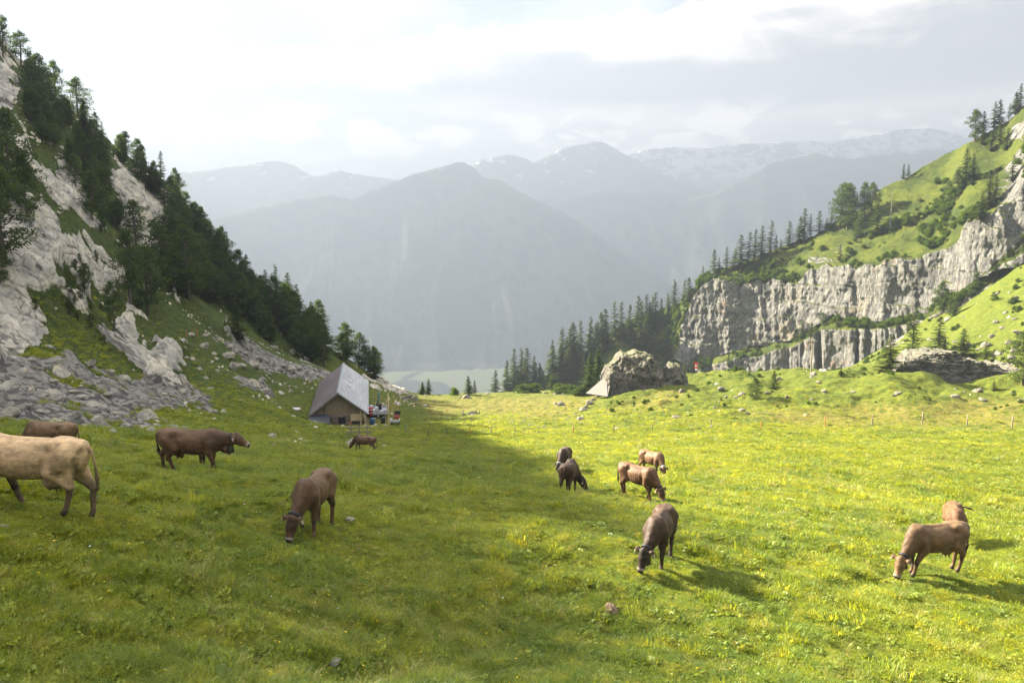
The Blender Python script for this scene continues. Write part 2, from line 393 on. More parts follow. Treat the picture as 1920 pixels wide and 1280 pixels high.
scn = t.ramp(t.m('ADD', sc, t.m('MULTIPLY', t.m('SUBTRACT', t.noise(P, 0.6, 6, 0.7), 0.5), 1.1)), 0.45, 0.56)
sx, sy, sz = t.n('ShaderNodeSeparateXYZ', inp={0: P}).outputs
bedc = t.n('ShaderNodeCombineXYZ', inp={0: t.m('ADD', t.m('MULTIPLY', sx, 1.0), t.m('MULTIPLY', sz, 1.25)), 1: t.m('MULTIPLY', sy, 0.16), 2: t.m('MULTIPLY', t.m('SUBTRACT', sx, sz), 0.12)}).outputs[0]
st1 = t.noise(bedc, 0.85, 6, 0.66, dist=0.5)
rc = t.mix(1.0, rc, (1.55, 1.52, 1.46), 'MULTIPLY'); rc = t.mix(t.m('MULTIPLY', t.ramp(st1, 0.54, 0.62), 0.8), rc, (0.12, 0.115, 0.105))
rkn = t.m('MULTIPLY', rkn, t.m('SUBTRACT', 1.0, t.m('MULTIPLY', t.ramp(st1, 0.60, 0.66), t.ramp(t.noise(P, 0.25, 4, 0.6), 0.42, 0.55))))
col = t.mix(scn, grass, stone); col = t.mix(rkn, col, rc)
vf = t.ramp(t.n('ShaderNodeSeparateXYZ', inp={0: P}).outputs[1], 500, 900)     # the valley floor: fields and woods
fld = t.n('ShaderNodeTexVoronoi'); t.L.new(t.scale(P, 1, 0.5, 0), fld.inputs['Vector']); fld.inputs['Scale'].default_value = 0.006
fc = t.mix(t.ramp(t.n('ShaderNodeSeparateColor', inp={0: fld.outputs['Color']}).outputs[0], 0.45, 0.55), (0.015, 0.022, 0.018), (0.09, 0.105, 0.05))
col = t.mix(vf, col, fc)
t.L.new(col, bsdf.inputs['Base Color'])
hg = t.m('ADD', t.m('MULTIPLY', g2, 0.35), t.m('MULTIPLY', g3, 0.12))
hh = t.n('ShaderNodeMix', inp={0: rkn, 2: hg, 3: t.m('ADD', t.m('MULTIPLY', rock_bump(t, P, None), 1.6), t.m('MULTIPLY', st1, -2.0))}).outputs[0]
bp = t.n('ShaderNodeBump', inp={'Height': hh}); bp.inputs['Strength'].default_value = 1.0; bp.inputs['Distance'].default_value = 0.55
t.L.new(bp.outputs[0], bsdf.inputs['Normal']); GROUND_MAT = gm

# ------------------------------------------------------------------ the ground, one sheet to the horizon
th = np.concatenate([np.linspace(-78, -40, 90), np.linspace(-39.8, 37.8, 1000), np.linspace(38, 72, 60)]) * math.pi / 180
rr = np.concatenate([np.geomspace(2.0, 9.0, 20)[:-1], np.geomspace(9.0, 60, 260)[:-1], np.geomspace(60, 240, 430)[:-1], np.geomspace(240, 9000, 90)])
TT, RR = np.meshgrid(th, rr); gx = RR * np.sin(TT); gy = RR * np.cos(TT)
gz, grk, gsc = ground_full(gx, gy)
gpx, gpy = PIX(gx, gy, gz); front = gy > 4
gdry = np.zeros(gx.shape)
for poly in ([(780,745),(1130,742),(1080,775),(800,778)], [(980,745),(1060,760),(1090,790),(960,790)], [(1240,735),(1300,728),(1250,765),(1130,768)], [(1380,770),(1920,745),(1920,800),(1500,805)], [(700,735),(745,760),(740,815),(700,812)], [(640,808),(780,812),(760,825),(600,822)]):
    gdry = np.maximum(gdry, sstep(-12, 14, poly_d(gpx, gpy, poly) + 10 * fbm(gx / 4, gy / 4)) * front)
gdry = np.maximum(gdry, .75 * sstep(.38, .62, fbm(gx / 2.6, gy / 1.6, 41, 4)) * front * (gy < 80) * (gx > -30))
_path = np.abs(gx - (-9 + 7 * np.sin(gy / 13.0) + 1.2 * fbm(gy / 6, .3, 0, 2))); gdry = np.maximum(gdry, .8 * sstep(.55, .1, _path) * (gy > 26) * (gy < 88))
_path2 = np.abs(gy - (34 + 5 * np.sin(gx / 17.0) - .15 * gx)); gdry = np.maximum(gdry, .7 * sstep(.4, .08, _path2) * (gx > 4) * (gx < 40))
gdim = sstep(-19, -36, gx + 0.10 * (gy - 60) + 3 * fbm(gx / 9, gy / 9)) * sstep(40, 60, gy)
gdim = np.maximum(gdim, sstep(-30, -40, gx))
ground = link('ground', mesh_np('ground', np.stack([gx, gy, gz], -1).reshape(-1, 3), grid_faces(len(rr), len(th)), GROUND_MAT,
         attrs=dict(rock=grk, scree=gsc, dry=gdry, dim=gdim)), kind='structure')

# ------------------------------------------------------------------ the mountain on the far side of the pasture: cliff, ledge, grassy flank
SKYL = [(840,800),(900,748),(950,730),(1020,702),(1100,655),(1164,609),(1200,592),(1267,570),(1300,548),(1318,528),(1345,508),(1384,499),(1425,480),(1470,461),(1530,440),(1552,424),(1609,392),(1650,356),(1695,334),(1755,296),(1815,268),(1850,250),(1895,222),(1930,190),(2000,140),(2200,20),(2500,-120)]
CTOP = [(840,806),(1250,690),(1262,640),(1275,600),(1297,560),(1312,531),(1350,527),(1470,529),(1498,524),(1520,503),(1580,500),(1640,500),(1655,491),(1710,486),(1777,465),(1794,452),(1810,414),(1845,405),(1897,379),(1920,337),(2000,290),(2200,190),(2500,80)]
CBOT = [(840,812),(1250,700),(1262,672),(1275,676),(1300,690),(1342,670),(1417,648),(1485,637),(1537,606),(1560,590),(1597,604),(1635,602),(1680,600),(1740,585),(1750,567),(1800,553),(1837,517),(1920,491),(2100,420),(2500,300)]
LTOP = [(840,813),(1262,690),(1300,700),(1346,680),(1429,664),(1492,645),(1545,615),(1600,618),(1640,616),(1660,612),(1740,597),(1800,565),(1920,502),(2500,312)]
LBOT = [(840,840),(1262,740),(1500,712),(1522,742),(1597,705),(1650,690),(1740,662),(1800,628),(1920,570),(2500,400)]
DTOP = [(840,225),(1000,240),(1164,262),(1262,275),(1300,272),(1350,266),(1520,243),(1650,221),(1790,203),(1815,198),(1920,190),(2500,185)]
pxs = np.concatenate([np.arange(840, 1250, 4.0), np.arange(1250, 1960, 1.6), np.arange(1960, 2500, 12.0)]); n = len(pxs)
wob = lambda k, s, o=0.0: k * fbm(pxs / s, o + 0.5, 0.0, 4)
sky_y = interp(pxs, SKYL) + wob(3, 24, 3); ct = np.maximum(interp(pxs, CTOP) + wob(9, 22, 9) * sstep(1250, 1310, pxs), sky_y + 6)
cb = np.maximum(interp(pxs, CBOT) + wob(5, 25, 5), ct + 2); lt = np.maximum(interp(pxs, LTOP) + wob(4, 20, 7), cb + 1); lb = np.maximum(interp(pxs, LBOT), lt + 1)
d0 = interp(pxs, DTOP)
rows, drows, rkr = [], [], []
back = 10
for k in range(back, 0, -1):                     # behind the skyline
    rows.append(None); drows.append(k); rkr.append(0 * pxs)
NH, NC, NL, NB = 90, 110, 14, 34
hd = (ct - sky_y) * 0.28 + 4                     # depth of the flank above the cliff
Ppts = []
_ks = np.exp(-np.linspace(-2.5, 2.5, 61) ** 2); _ks /= _ks.sum()
ct_s = np.convolve(np.pad(interp(pxs, CTOP), 30, mode='edge'), _ks, 'same')[30:-30]; sk_s = interp(pxs, SKYL)
def add_rows(ya, yb, da, db, nr, rock, last=False):
    for k in np.linspace(0, 1, nr, endpoint=last):
        Ppts.append((ya + (yb - ya) * k, da + (db - da) * k, rock * np.ones(n)))
for k in np.linspace(0, 1, NH, endpoint=False):
    yy = sky_y + (ct - sky_y) * k; Ppts.append((yy, d0 + 1.5 + np.where(yy < ct_s, 0.24, 0.05) * (ct_s - yy) + 2.0 * (1 - k), np.zeros(n)))
add_rows(ct, cb, d0 + 1.5, d0 - 2.5, NC, 1.0)
hasl = np.clip((lt - cb - 4) / 10, 0, 1) * sstep(1900, 1700, pxs)
add_rows(cb, lt, d0 - 2.5, d0 - 2.5 - 6 * hasl, NL, 0.0)
add_rows(lt, lb, d0 - 2.5 - 6 * hasl, d0 - 4 - 7 * hasl, NB, 1.0, True)
py_ = np.array([p[0] for p in Ppts]); dd = np.array([p[1] for p in Ppts]); rk_ = np.array([p[2] for p in Ppts]); pxg = np.broadcast_to(pxs, py_.shape)
rk_[:, pxs < 1262] = 0
a = (pxg - 960.0) / F; b = (640.0 - py_) / F; s = dd / (CP + b * SP)
mx, my, mz = a * s, dd.copy(), (-SP + b * CP) * s
# relief pushed along the view-independent facing of the wall (towards -y, slightly -x)
wallr = 1.8 * ridged(mx / 22, mz / 60, my / 40, 3, .45) + 1.6 * fbm(mx / 8, mz / 20, 3, 5, .56) + 0.8 * np.abs(fbm(mx / 2.8, mz / 8, 7, 4, .6)) + 0.5 * fbm(mx / 30, mz / 5, 11, 4) + 0.8 * np.abs(fbm(mx / 5.5, mz / 30, 21, 3)) + 0.6 * (lambda q: (q - np.floor(q)) ** 2)(mz / 7.5 + .5 * fbm(mx / 20, mz / 20, 5, 3))
gr_r = 1.6 * fbm(mx / 9, mz / 7, 5, 5, .6) + 2.2 * fbm(mx / 26, mz / 26, 15, 3)
edge = np.ones(py_.shape)
my = my - np.where(rk_ > .5, wallr, gr_r) * edge
mx = mx - 0.35 * np.where(rk_ > .5, wallr, 0) 
mz = mz + np.where(rk_ < .5, 0.5 * gr_r, 0)
# soften the switch between the two kinds along the cliff's edge
ms = rk_.copy(); 
# outcrops inside the flank
qx, qy = pxg, py_
for poly in ([(1510,478),(1580,462),(1582,492),(1515,500)], [(1893,240),(1925,225),(1925,258),(1895,260)], [(1840,378),(1925,262),(1925,345),(1862,402)], [(1700,478),(1778,456),(1770,470),(1702,489)]):
    ms = np.maximum(ms, sstep(-4, 4, poly_d(qx, qy, poly) + 5 * fbm(mx / 4, mz / 4)))
gully = [(1425,560),(1400,620),(1290,700),(1262,690)]
ms = np.where((pxg < 1318) & (rk_ > .5), ms * sstep(-10, 4, pxg - interp(py_, [(525,1318),(570,1298),(607,1284),(664,1270),(760,1262)]) + 6 * fbm(mx / 3, mz / 3)), ms)
for poly in ([(1800,545),(1925,430),(1925,470),(1820,530)], [(1440,470),(1500,455),(1520,500),(1420,520)]): ms = ms * (1 - 0.6 * sstep(-5, 5, poly_d(qx, qy, poly)))
br = []
for k in range(back, 0, -1):
    o = k * 9.0; br.append(np.stack([mx[0] * (1 + o / my[0]), my[0] + o, mz[0] - o * 0.9 - 0.0], -1))
V = np.concatenate([np.array(br), np.stack([mx, my, mz], -1)], 0); nr = V.shape[0]
rkA = np.concatenate([np.zeros((back, n)), ms], 0)
rm, t, bsdf, outn = material('mountain_side', 0.95, 0.1)
geo = t.n('ShaderNodeNewGeometry'); P = geo.outputs['Position']; rkf = attr(t, 'rock').outputs['Fac']
g1 = t.noise(P, 0.09, 4, 0.6); g2 = t.noise(P, 0.6, 6, 0.7); g3 = t.noise(P, 2.6, 4, 0.7)
gr = t.mix(t.ramp(g1, 0.4, 0.6), (0.036, 0.052, 0.009), (0.078, 0.094, 0.013))
gr = t.mix(t.ramp(g2, 0.46, 0.32), gr, (0.032, 0.055, 0.012)); gr = t.mix(t.m('MULTIPLY', t.ramp(g2, 0.54, 0.72), .6), gr, (0.14, 0.13, 0.035))
gr = t.mix(t.m('MULTIPLY', t.ramp(g3, 0.46, 0.34), .7), gr, (0.03, 0.05, 0.012))
# limestone wall: vertical streaks, pale and dark, rust and cream patches
ps = t.scale(P, 1, 1, 0.10); s1 = t.noise(ps, 0.35, 6, 0.68, dist=0.5); s2 = t.noise(ps, 1.3, 5, 0.7); b1 = t.noise(P, 0.055, 4, 0.6); b2 = t.noise(P, 0.5, 6, 0.7)
rc = t.mix(t.ramp(b2, 0.34, 0.66), (0.115, 0.113, 0.108), (0.25, 0.242, 0.222))
rc = t.mix(t.m('MULTIPLY', t.ramp(b1, 0.54, 0.66), 0.5), rc, (0.30, 0.25, 0.18))
rc = t.mix(t.m('MULTIPLY', t.ramp(s1, 0.53, 0.63), 0.75), rc, (0.055, 0.055, 0.06))
rc = t.mix(t.m('MULTIPLY', t.ramp(s2, 0.56, 0.70), 0.55), rc, (0.065, 0.065, 0.07))
rc = t.mix(t.m('MULTIPLY', t.ramp(t.noise(P, 0.14, 4, 0.6), 0.62, 0.7), 0.5), rc, (0.26, 0.16, 0.11))
nzz = t.n('ShaderNodeSeparateXYZ', inp={0: geo.outputs['Normal']}).outputs[2]
ledge = t.ramp(t.m('ADD', nzz, t.m('MULTIPLY', t.m('SUBTRACT', g2, 0.5), 0.5)), 0.52, 0.68)
rkn = t.ramp(t.m('ADD', rkf, t.m('MULTIPLY', t.m('SUBTRACT', t.noise(P, 0.35, 6, 0.7), 0.5), 0.8)), 0.42, 0.56)
rkn = t.m('MULTIPLY', rkn, t.m('SUBTRACT', 1.0, ledge))
t.L.new(t.mix(rkn, gr, rc), bsdf.inputs['Base Color'])
hh = t.n('ShaderNodeMix', inp={0: rkn, 2: t.m('MULTIPLY', t.m('ADD', g2, g3), 0.6), 3: t.m('ADD', t.m('MULTIPLY', t.noise(t.scale(P, 1, 1, .4), 0.8, 7, 0.72), 1.4), t.m('MULTIPLY', t.noise(ps, 1.1, 5, 0.7), 1.0))}).outputs[0]
bp = t.n('ShaderNodeBump', inp={'Height': hh}); bp.inputs['Strength'].default_value = 1.0; bp.inputs['Distance'].default_value = 1.3
t.L.new(bp.outputs[0], bsdf.inputs['Normal'])
cliff = link('mountain_side', mesh_np('mountain_side', V.reshape(-1, 3), grid_faces(nr, n)[:, ::-1], rm, attrs=dict(rock=rkA)), kind='structure')
RM = dict(px=pxs, py=py_, x=mx, y=my, z=mz)
def on_flank(px, py):
    """point of the far mountain seen at a photo pixel"""
    j = int(np.argmin(np.abs(RM['px'] - px))); X_, Y_ = PIX(RM['x'][:, j], RM['y'][:, j], RM['z'][:, j])
    i = int(np.argmin(np.abs(Y_ - py))); return (float(RM['x'][i, j]), float(RM['y'][i, j]), float(RM['z'][i, j]))

# ------------------------------------------------------------------ distant mountains
def far_material(name, forest, meadow, snow=None, snow_amt=0.5):
    m, t, b, o = material(name, 1.0, 0.0); geo = t.n('ShaderNodeNewGeometry'); P = geo.outputs['Position']
    n1 = t.noise(P, 0.004, 6, 0.65); n2 = t.noise(P, 0.02, 6, 0.7)
    c = t.mix(t.ramp(t.m('ADD', n1, t.m('MULTIPLY', n2, 0.4)), 0.66, 0.78), forest, meadow)
    if snow:
        z = t.n('ShaderNodeSeparateXYZ', inp={0: P}).outputs[2]
        n3 = t.noise(t.scale(P, 1, 1, 1.6), 0.011, 7, 0.7)
        c = t.mix(t.m('MULTIPLY', t.ramp(n3, snow_amt, snow_amt + 0.06), t.ramp(z, snow[0], snow[1])), c, (0.42, 0.43, 0.44))
    t.L.new(c, b.inputs['Base Color']); return m
def far_ridge(name, crest, dist, wid, mat, rough=1.0, jag=1.0, x0=-500, x1=2500, seed=0.0, step=4.0, zlow=VALLEY - 20, seg=70, prof=0.85):
    pxs = np.arange(x0, x1, step); n = len(pxs)
    D = dist if isinstance(dist, (int, float)) else interp(pxs, dist)
    cy = interp(pxs, crest); cy = cy + jag * (4.0 * fbm(pxs / 60, seed, 0, 3) + 2.2 * fbm(pxs / 14, seed + 3, 0, 4))
    a = (pxs - 960) / F; b = (640 - cy) / F; s = D / (CP + b * SP); cx = a * s; cz = (-SP + b * CP) * s; cyy = D * np.ones(n)
    rows = []
    for k in np.concatenate([np.linspace(-0.35, 0, 8)[:-1], np.linspace(0, 1, seg)]):
        if k < 0: f = 1 + k * 1.2; x, y, z = cx * (1 - k * wid / D * 1.0), cyy - k * wid, cz - (-k) * wid * 0.8
        else:
            x = cx * (1 - k * wid / D); y = cyy - k * wid; z = cz + (zlow - cz) * k ** prof
        am = np.minimum(1, abs(k) * 6) * np.minimum(1, (1 - k) * 4 if k > 0 else 1)
        w = 0.11 * wid * rough
        spur = ridged((x + 0.25 * (y - D)) / (wid * 0.38), (y - D) / (wid * 1.5) + seed, seed, 5, .52)
        z = z + am * w * np.minimum(spur - 1.75, 0)
        rows.append(np.stack([x, y, z], -1))
    V = np.array(rows); return link(name, mesh_np(name, V.reshape(-1, 3), grid_faces(len(rows), n)[:, ::-1], mat), kind='structure')
fm1 = far_material('far_forest', (0.016, 0.022, 0.022), (0.05, 0.055, 0.04))
fm2 = far_material('far_rock', (0.035, 0.045, 0.055), (0.06, 0.07, 0.075), (180, 330), 0.58)
fm3 = far_material('far_snow', (0.10, 0.115, 0.14), (0.13, 0.14, 0.155), (150, 380), 0.46)
central = [(-500,560),(200,480),(420,404),(470,392),(560,372),(620,366),(660,374),(705,355),(740,338),(775,327),(810,317),(838,311),(856,305),(868,305),(886,313),(905,332),(940,338),(975,360),(1010,378),(1060,400),(1120,440),(1200,500),(1300,560),(1500,640),(2500,700)]
far_ridge('central_mountain', central, 2750, 700, fm1, 1.0, 0.7, seed=2.0, x0=-200, x1=1700)
mid = [(-500,500),(900,470),(985,395),(1020,372),(1060,376),(1110,362),(1180,357),(1250,360),(1290,372),(1350,400),(1500,440),(2500,560)]
far_ridge('middle_mountain', mid, 3250, 800, fm1, 1.0, 0.8, seed=5.0, x0=700, x1=1700)
right = [(-500,560),(1100,455),(1200,415),(1270,378),(1340,362),(1400,335),(1440,308),(1480,298),(1530,287),(1560,294),(1600,298),(1640,290),(1680,284),(1700,287),(1730,280),(1790,283),(1900,300),(2500,380)]
far_ridge('blue_ridge_mountain', right, 3200, 850, fm1, 0.9, 0.5, seed=8.0, x0=1000, x1=2400)
left = [(-500,420),(200,390),(340,325),(400,318),(470,308),(520,302),(545,308),(590,330),(640,322),(700,330),(760,340),(900,400),(1200,480),(2500,600)]
far_ridge('dim_mountain', left, 3650, 800, fm2, 1.0, 0.8, seed=11.0, x0=-300, x1=1300)
back_ = [(-500,420),(800,360),(860,330),(900,300),(960,290),(1000,305),(1040,285),(1070,275),(1110,266),(1140,270),(1190,300),(1250,330),(1310,348),(1400,380),(1600,420),(2500,600)]
far_ridge('snow_patched_mountain', back_, 3750, 800, fm2, 0.9, 0.9, seed=14.0, x0=700, x1=1800)
snow = [(-500,420),(1000,330),(1150,290),(1210,282),(1260,276),(1330,278),(1390,270),(1450,268),(1500,262),(1560,268),(1620,255),(1680,244),(1740,240),(1790,250),(1850,275),(2000,290),(2500,400)]
far_ridge('snow_range_mountain', snow, 3930, 600, fm3, 0.7, 0.7, seed=17.0, x0=900, x1=2400)
# hazy air: one closed box round the camera and everything, the sky outside
hz = bpy.data.meshes.new('haze'); bm = bmesh.new(); bmesh.ops.create_cube(bm, size=1.0)
zt, zb = 575.0, VALLEY - 110.0
for v_ in bm.verts: v_.co = Vector((v_.co.x * 13000, v_.co.y * 10400 + 4200 , zt if v_.co.z > 0 else zb))
bm.to_mesh(hz); bm.free(); hm = bpy.data.materials.new('haze'); hm.use_nodes = True; hm.node_tree.nodes.clear(); t = NT(hm.node_tree)
pv = t.n('ShaderNodeVolumePrincipled'); pv.inputs['Color'].default_value = (0.148, 0.173, 0.222, 1); pv.inputs['Density'].default_value = HAZE_DENSITY; pv.inputs['Anisotropy'].default_value = 0.22
t.n('ShaderNodeOutputMaterial', inp={'Volume': pv.outputs[0]}); hz.materials.append(hm)
haze = link('haze', hz, kind='stuff', label='pale blue haze filling the valley in front of the distant mountains')
# ------------------------------------------------------------------ trees
def leaf_material(name, c1, c2, c3, trans=0.25, hue_by_object=True):
    m = bpy.data.materials.new(name); m.use_nodes = True; m.node_tree.nodes.clear(); t = NT(m.node_tree)
    oi = t.n('ShaderNodeObjectInfo'); a_ = attr(t, 'clump').outputs['Fac']
    geo = t.n('ShaderNodeNewGeometry'); n = t.noise(geo.outputs['Position'], 0.8, 3, 0.6)
    c = t.mix(a_, c1, c2); c = t.mix(t.m('MULTIPLY', oi.outputs['Random'], 0.55), c, c3)
    c = t.mix(1.0, c, t.mix(n, (0.75, 0.75, 0.75), (1.25, 1.25, 1.25)), 'MULTIPLY')
    d = t.n('ShaderNodeBsdfDiffuse', inp={'Color': c}); tr = t.n('ShaderNodeBsdfTranslucent', inp={'Color': t.mix(1.0, c, (1.5, 1.7, 0.6), 'MULTIPLY')})
    mx_ = t.n('ShaderNodeMixShader', inp={0: trans, 1: d.outputs[0], 2: tr.outputs[0]}); t.n('ShaderNodeOutputMaterial', inp={0: mx_.outputs[0]}); return m
SPR = leaf_material('spruce_needles', (0.020, 0.036, 0.012), (0.060, 0.085, 0.022), (0.065, 0.080, 0.020), .28)
PIN = leaf_material('pine_needles', (0.028, 0.046, 0.018), (0.080, 0.108, 0.034), (0.052, 0.076, 0.030), .28)
BSH = leaf_material('bush_leaves', (0.035, 0.060, 0.012), (0.095, 0.13, 0.025), (0.06, 0.085, 0.018), .35)
BARK = plain('bark', (0.085, 0.065, 0.05), 0.95, 0.4, 20, 0, 0.05); DEADW = plain('dead_wood', (0.26, 0.24, 0.22), 0.9, 0.3, 14)
def tube_np(pts, rad, m=6):
    V, Fc = [], []; pts = [np.array(p, float) for p in pts]
    for i, p in enumerate(pts):
        d = pts[min(i + 1, len(pts) - 1)] - pts[max(i - 1, 0)]; d /= np.linalg.norm(d) + 1e-9
        u_ = np.cross(d, (0.3, 0.9, 0.2) if abs(d[2]) > .8 else (0, 0, 1.0)); u_ /= np.linalg.norm(u_); v_ = np.cross(d, u_)
        for k in range(m):
            a_ = 2 * math.pi * k / m; V.append(p + rad[i] * (math.cos(a_) * u_ + math.sin(a_) * v_))
    for i in range(len(pts) - 1):
        for k in range(m): Fc.append((i * m + k, i * m + (k + 1) % m, (i + 1) * m + (k + 1) % m, (i + 1) * m + k))
    return V, Fc
def join_np(parts):
    V, Fc, o = [], [], 0
    for v_, f_ in parts: V += list(v_); Fc += [tuple(i + o for i in f) for f in f_]; o += len(v_)
    return np.array(V), np.array(Fc)
def spruce_mesh(seed, H=10.0, Rm=1.9, low=0.10, dens=1.0, droop=0.35):
    r = random.Random(seed); Q, cl = [], []; tw = []
    z = low * H
    while z < H * .985:
        f = (z - low * H) / (H * (1 - low)); Rz = Rm * (1 - f) ** .85 * (0.75 + .5 * r.random()) + .10
        if f < .12: Rz *= .55 + 3.5 * f
        nb = max(4, int((5 + 5 * (1 - f)) * dens))
        for b in range(nb):
            a_ = r.random() * 2 * math.pi; L = Rz * (.65 + .5 * r.random()); cv = r.random()
            if r.random() < .07: continue
            ca, sa = math.cos(a_), math.sin(a_); ns = max(3, int(L / .22)); zz = z + r.uniform(-.15, .15)
            for k in range(ns):
                q = (k + .6) / ns; rad = L * q; dz_ = -droop * L * q + .22 * L * q * q * 1.2
                c = np.array((ca * rad, sa * rad, zz + dz_))
                for s in (-1, 1):
                    sp = (.17 + .30 * L * (1 - q) * .5) * (.8 + .4 * r.random()); d = np.array((ca * .75 - s * sa * .8, sa * .75 + s * ca * .8, -.30 + r.uniform(-.25, .2)))
                    d /= np.linalg.norm(d); wv = np.cross(d, (0, 0, 1.0)); wv /= np.linalg.norm(wv) + 1e-6; wv = wv * (.085 + .05 * r.random()) + np.array((0, 0, r.uniform(-.05, .05)))
                    tip = c + d * (sp + .16); m_ = c + d * sp * .45
                    Q.append((c, m_ + wv, tip, m_ - wv)); cl.append(min(1, max(0, .25 + .5 * cv + .4 * (q - .5) + r.uniform(-.2, .2))))
        z += .26 + .10 * (1 - f) * (1 + r.random())
    for k in range(7):                                             # leader
        a_ = r.random() * 6.28; c = np.array((0, 0, H * .95 + k * .07)); d = np.array((math.cos(a_) * .12, math.sin(a_) * .12, .14)); wv = np.array((-math.sin(a_), math.cos(a_), 0)) * .05
        Q.append((c, c + d * .5 + wv, c + d, c + d * .5 - wv)); cl.append(.5)
    V = np.array(Q).reshape(-1, 3); n = len(Q); crown = mesh_np('crown', V, np.arange(4 * n).reshape(n, 4), SPR, False, attrs=dict(clump=np.repeat(cl, 4)))
    tv, tf = tube_np([(0, 0, -.6), (0, 0, .3), (0, 0, H * .5), (0, 0, H)], [.20, .16, .10, .02]); trunk = mesh_np('trunk', tv, tf, BARK)
    return trunk, crown, H
def pine_mesh(seed, H=9.0, Rm=2.3, low=.18, nl=46, lean=0.0, flat=1.0, leaf=PIN, tall=1.0):
    r = random.Random(seed); parts = []; Q, cl = [], []
    top = np.array((lean, lean * .3, H)); pts = [np.array((0, 0, -.6)), np.array((0, 0, 0.0)), np.array((r.uniform(-.2, .2) + lean * .2, r.uniform(-.2, .2), H * .35)), np.array((r.uniform(-.3, .3) + lean * .6, 0, H * .7)), top * (1, 1, .96)]
    parts.append(tube_np(pts, [.25, .20, .15, .10, .03]))
    for k in range(nl):
        f = (k + r.random()) / nl; f = f ** .85; z = H * (low + (1 - low) * f); a_ = r.random() * 6.28
        env = Rm * (math.sin(math.pi * min(1, .16 + .86 * f) ** 1.15) ** .75) * (.45 + .75 * r.random()) + .15
        base = np.array((lean * f, lean * .3 * f, z - .25 * env)); tip = base + np.array((math.cos(a_) * env, math.sin(a_) * env, .30 * env * r.uniform(-.2, 1.1)))
        parts.append(tube_np([base, (base + tip) / 2 + (0, 0, .05), tip], [.05, .035, .012], 4)); cv = r.random()
        for s in range(3):
            c0 = base + (tip - base) * (.5 + .25 * s) + np.array([r.gauss(0, .16) for _ in range(3)]); cr = (.38 + .34 * r.random()) * (1.15 - .3 * f)
            for j in range(28):
                d = np.array([r.gauss(0, 1) for _ in range(3)]); d /= np.linalg.norm(d); p = c0 + d * cr * (.45 + .6 * r.random()) * (1, 1, .62 * flat)
                d2 = d + np.array([r.gauss(0, .5) for _ in range(3)]) + np.array((0, 0, .35)); d2 /= np.linalg.norm(d2); wv = np.cross(d2, [r.gauss(0, 1) for _ in range(3)]); wv /= np.linalg.norm(wv) + 1e-6
                L = .20 + .17 * r.random(); wv = wv * .08
                Q.append((p, p + d2 * L * .5 + wv, p + d2 * L, p + d2 * L * .5 - wv)); cl.append(min(1, max(0, .15 + .55 * cv + .35 * d[2] + r.uniform(-.1, .2))))
    V = np.array(Q).reshape(-1, 3); n = len(Q); crown = mesh_np('crown', V, np.arange(4 * n).reshape(n, 4), leaf, False, attrs=dict(clump=np.repeat(cl, 4)))
    tv, tf = join_np(parts); return mesh_np('trunk', tv, tf, BARK), crown, H
def snag_mesh(seed, H=10.0):
    r = random.Random(seed); parts = [tube_np([(0, 0, -.5), (0.05, 0, H * .5), (0, 0, H)], [.18, .10, .012])]; br = []
    for k in range(46):
        z = H * (.12 + .84 * r.random()); a_ = r.random() * 6.28; L = (1.1 - z / H) * 1.1 * (.4 + .8 * r.random()); d = np.array((math.cos(a_), math.sin(a_), -.35)); p = np.array((0, 0, z))
        br.append(tube_np([p, p + d * L * .6, p + d * L + (0, 0, .1)], [.035, .022, .008], 4))
    tv, tf = join_np(parts); bv, bf = join_np(br); return mesh_np('trunk', tv, tf, DEADW), mesh_np('crown', bv, bf, DEADW), H  # crown here is only the bare dead branches
SPRS = [spruce_mesh(1, Rm=2.3), spruce_mesh(2, Rm=2.0, low=.12, dens=1.2), spruce_mesh(3, Rm=2.6, low=.06), spruce_mesh(4, Rm=1.7, low=.16, dens=.9), spruce_mesh(5, Rm=2.1, low=.10, droop=.45), spruce_mesh(6, Rm=2.6, low=.08, dens=1.3)]
PINS = [pine_mesh(11), pine_mesh(12, Rm=2.0, nl=40, lean=.5), pine_mesh(13, Rm=2.7, low=.1, nl=54), pine_mesh(14, Rm=1.9, low=.25, nl=36, lean=-.4), pine_mesh(15, Rm=2.9, low=.05, nl=60), pine_mesh(16, Rm=2.3, low=.32, nl=34, lean=.8)]
BUSH = [pine_mesh(21, H=2.2, Rm=1.3, low=.1, nl=26, leaf=BSH), pine_mesh(22, H=1.8, Rm=1.5, low=.05, nl=26, leaf=BSH), pine_mesh(23, H=2.0, Rm=1.5, low=.05, nl=26, leaf=PIN)]
SNAG = [snag_mesh(31), snag_mesh(32)]
KIND = dict(s=('spruce_tree', SPRS, 'spruce tree'), p=('pine_tree', PINS, 'pine tree'), b=('bush', BUSH, 'bush'), d=('dead_tree', SNAG, 'dead tree'))
_tr = random.Random(5); TREES = []
def add_tree(kind, loc, height, label, group, var=None, wide=1.0):
    nm, lst, cat = KIND[kind]; v = lst[(_tr.randrange(len(lst)) if var is None else var) % len(lst)]
    sc_ = height / v[2]; root = empty(nm, loc, _tr.random() * 6.28, label=label, category=cat, group=group)
    root.scale = (sc_ * wide, sc_ * wide, sc_); root.rotation_euler[0] = _tr.gauss(0, .025); root.rotation_euler[1] = _tr.gauss(0, .025)
    a_ = link(v[0].name.split('.')[0], v[0], root); b_ = link(v[1].name.split('.')[0], v[1], root); TREES.append(root); return root
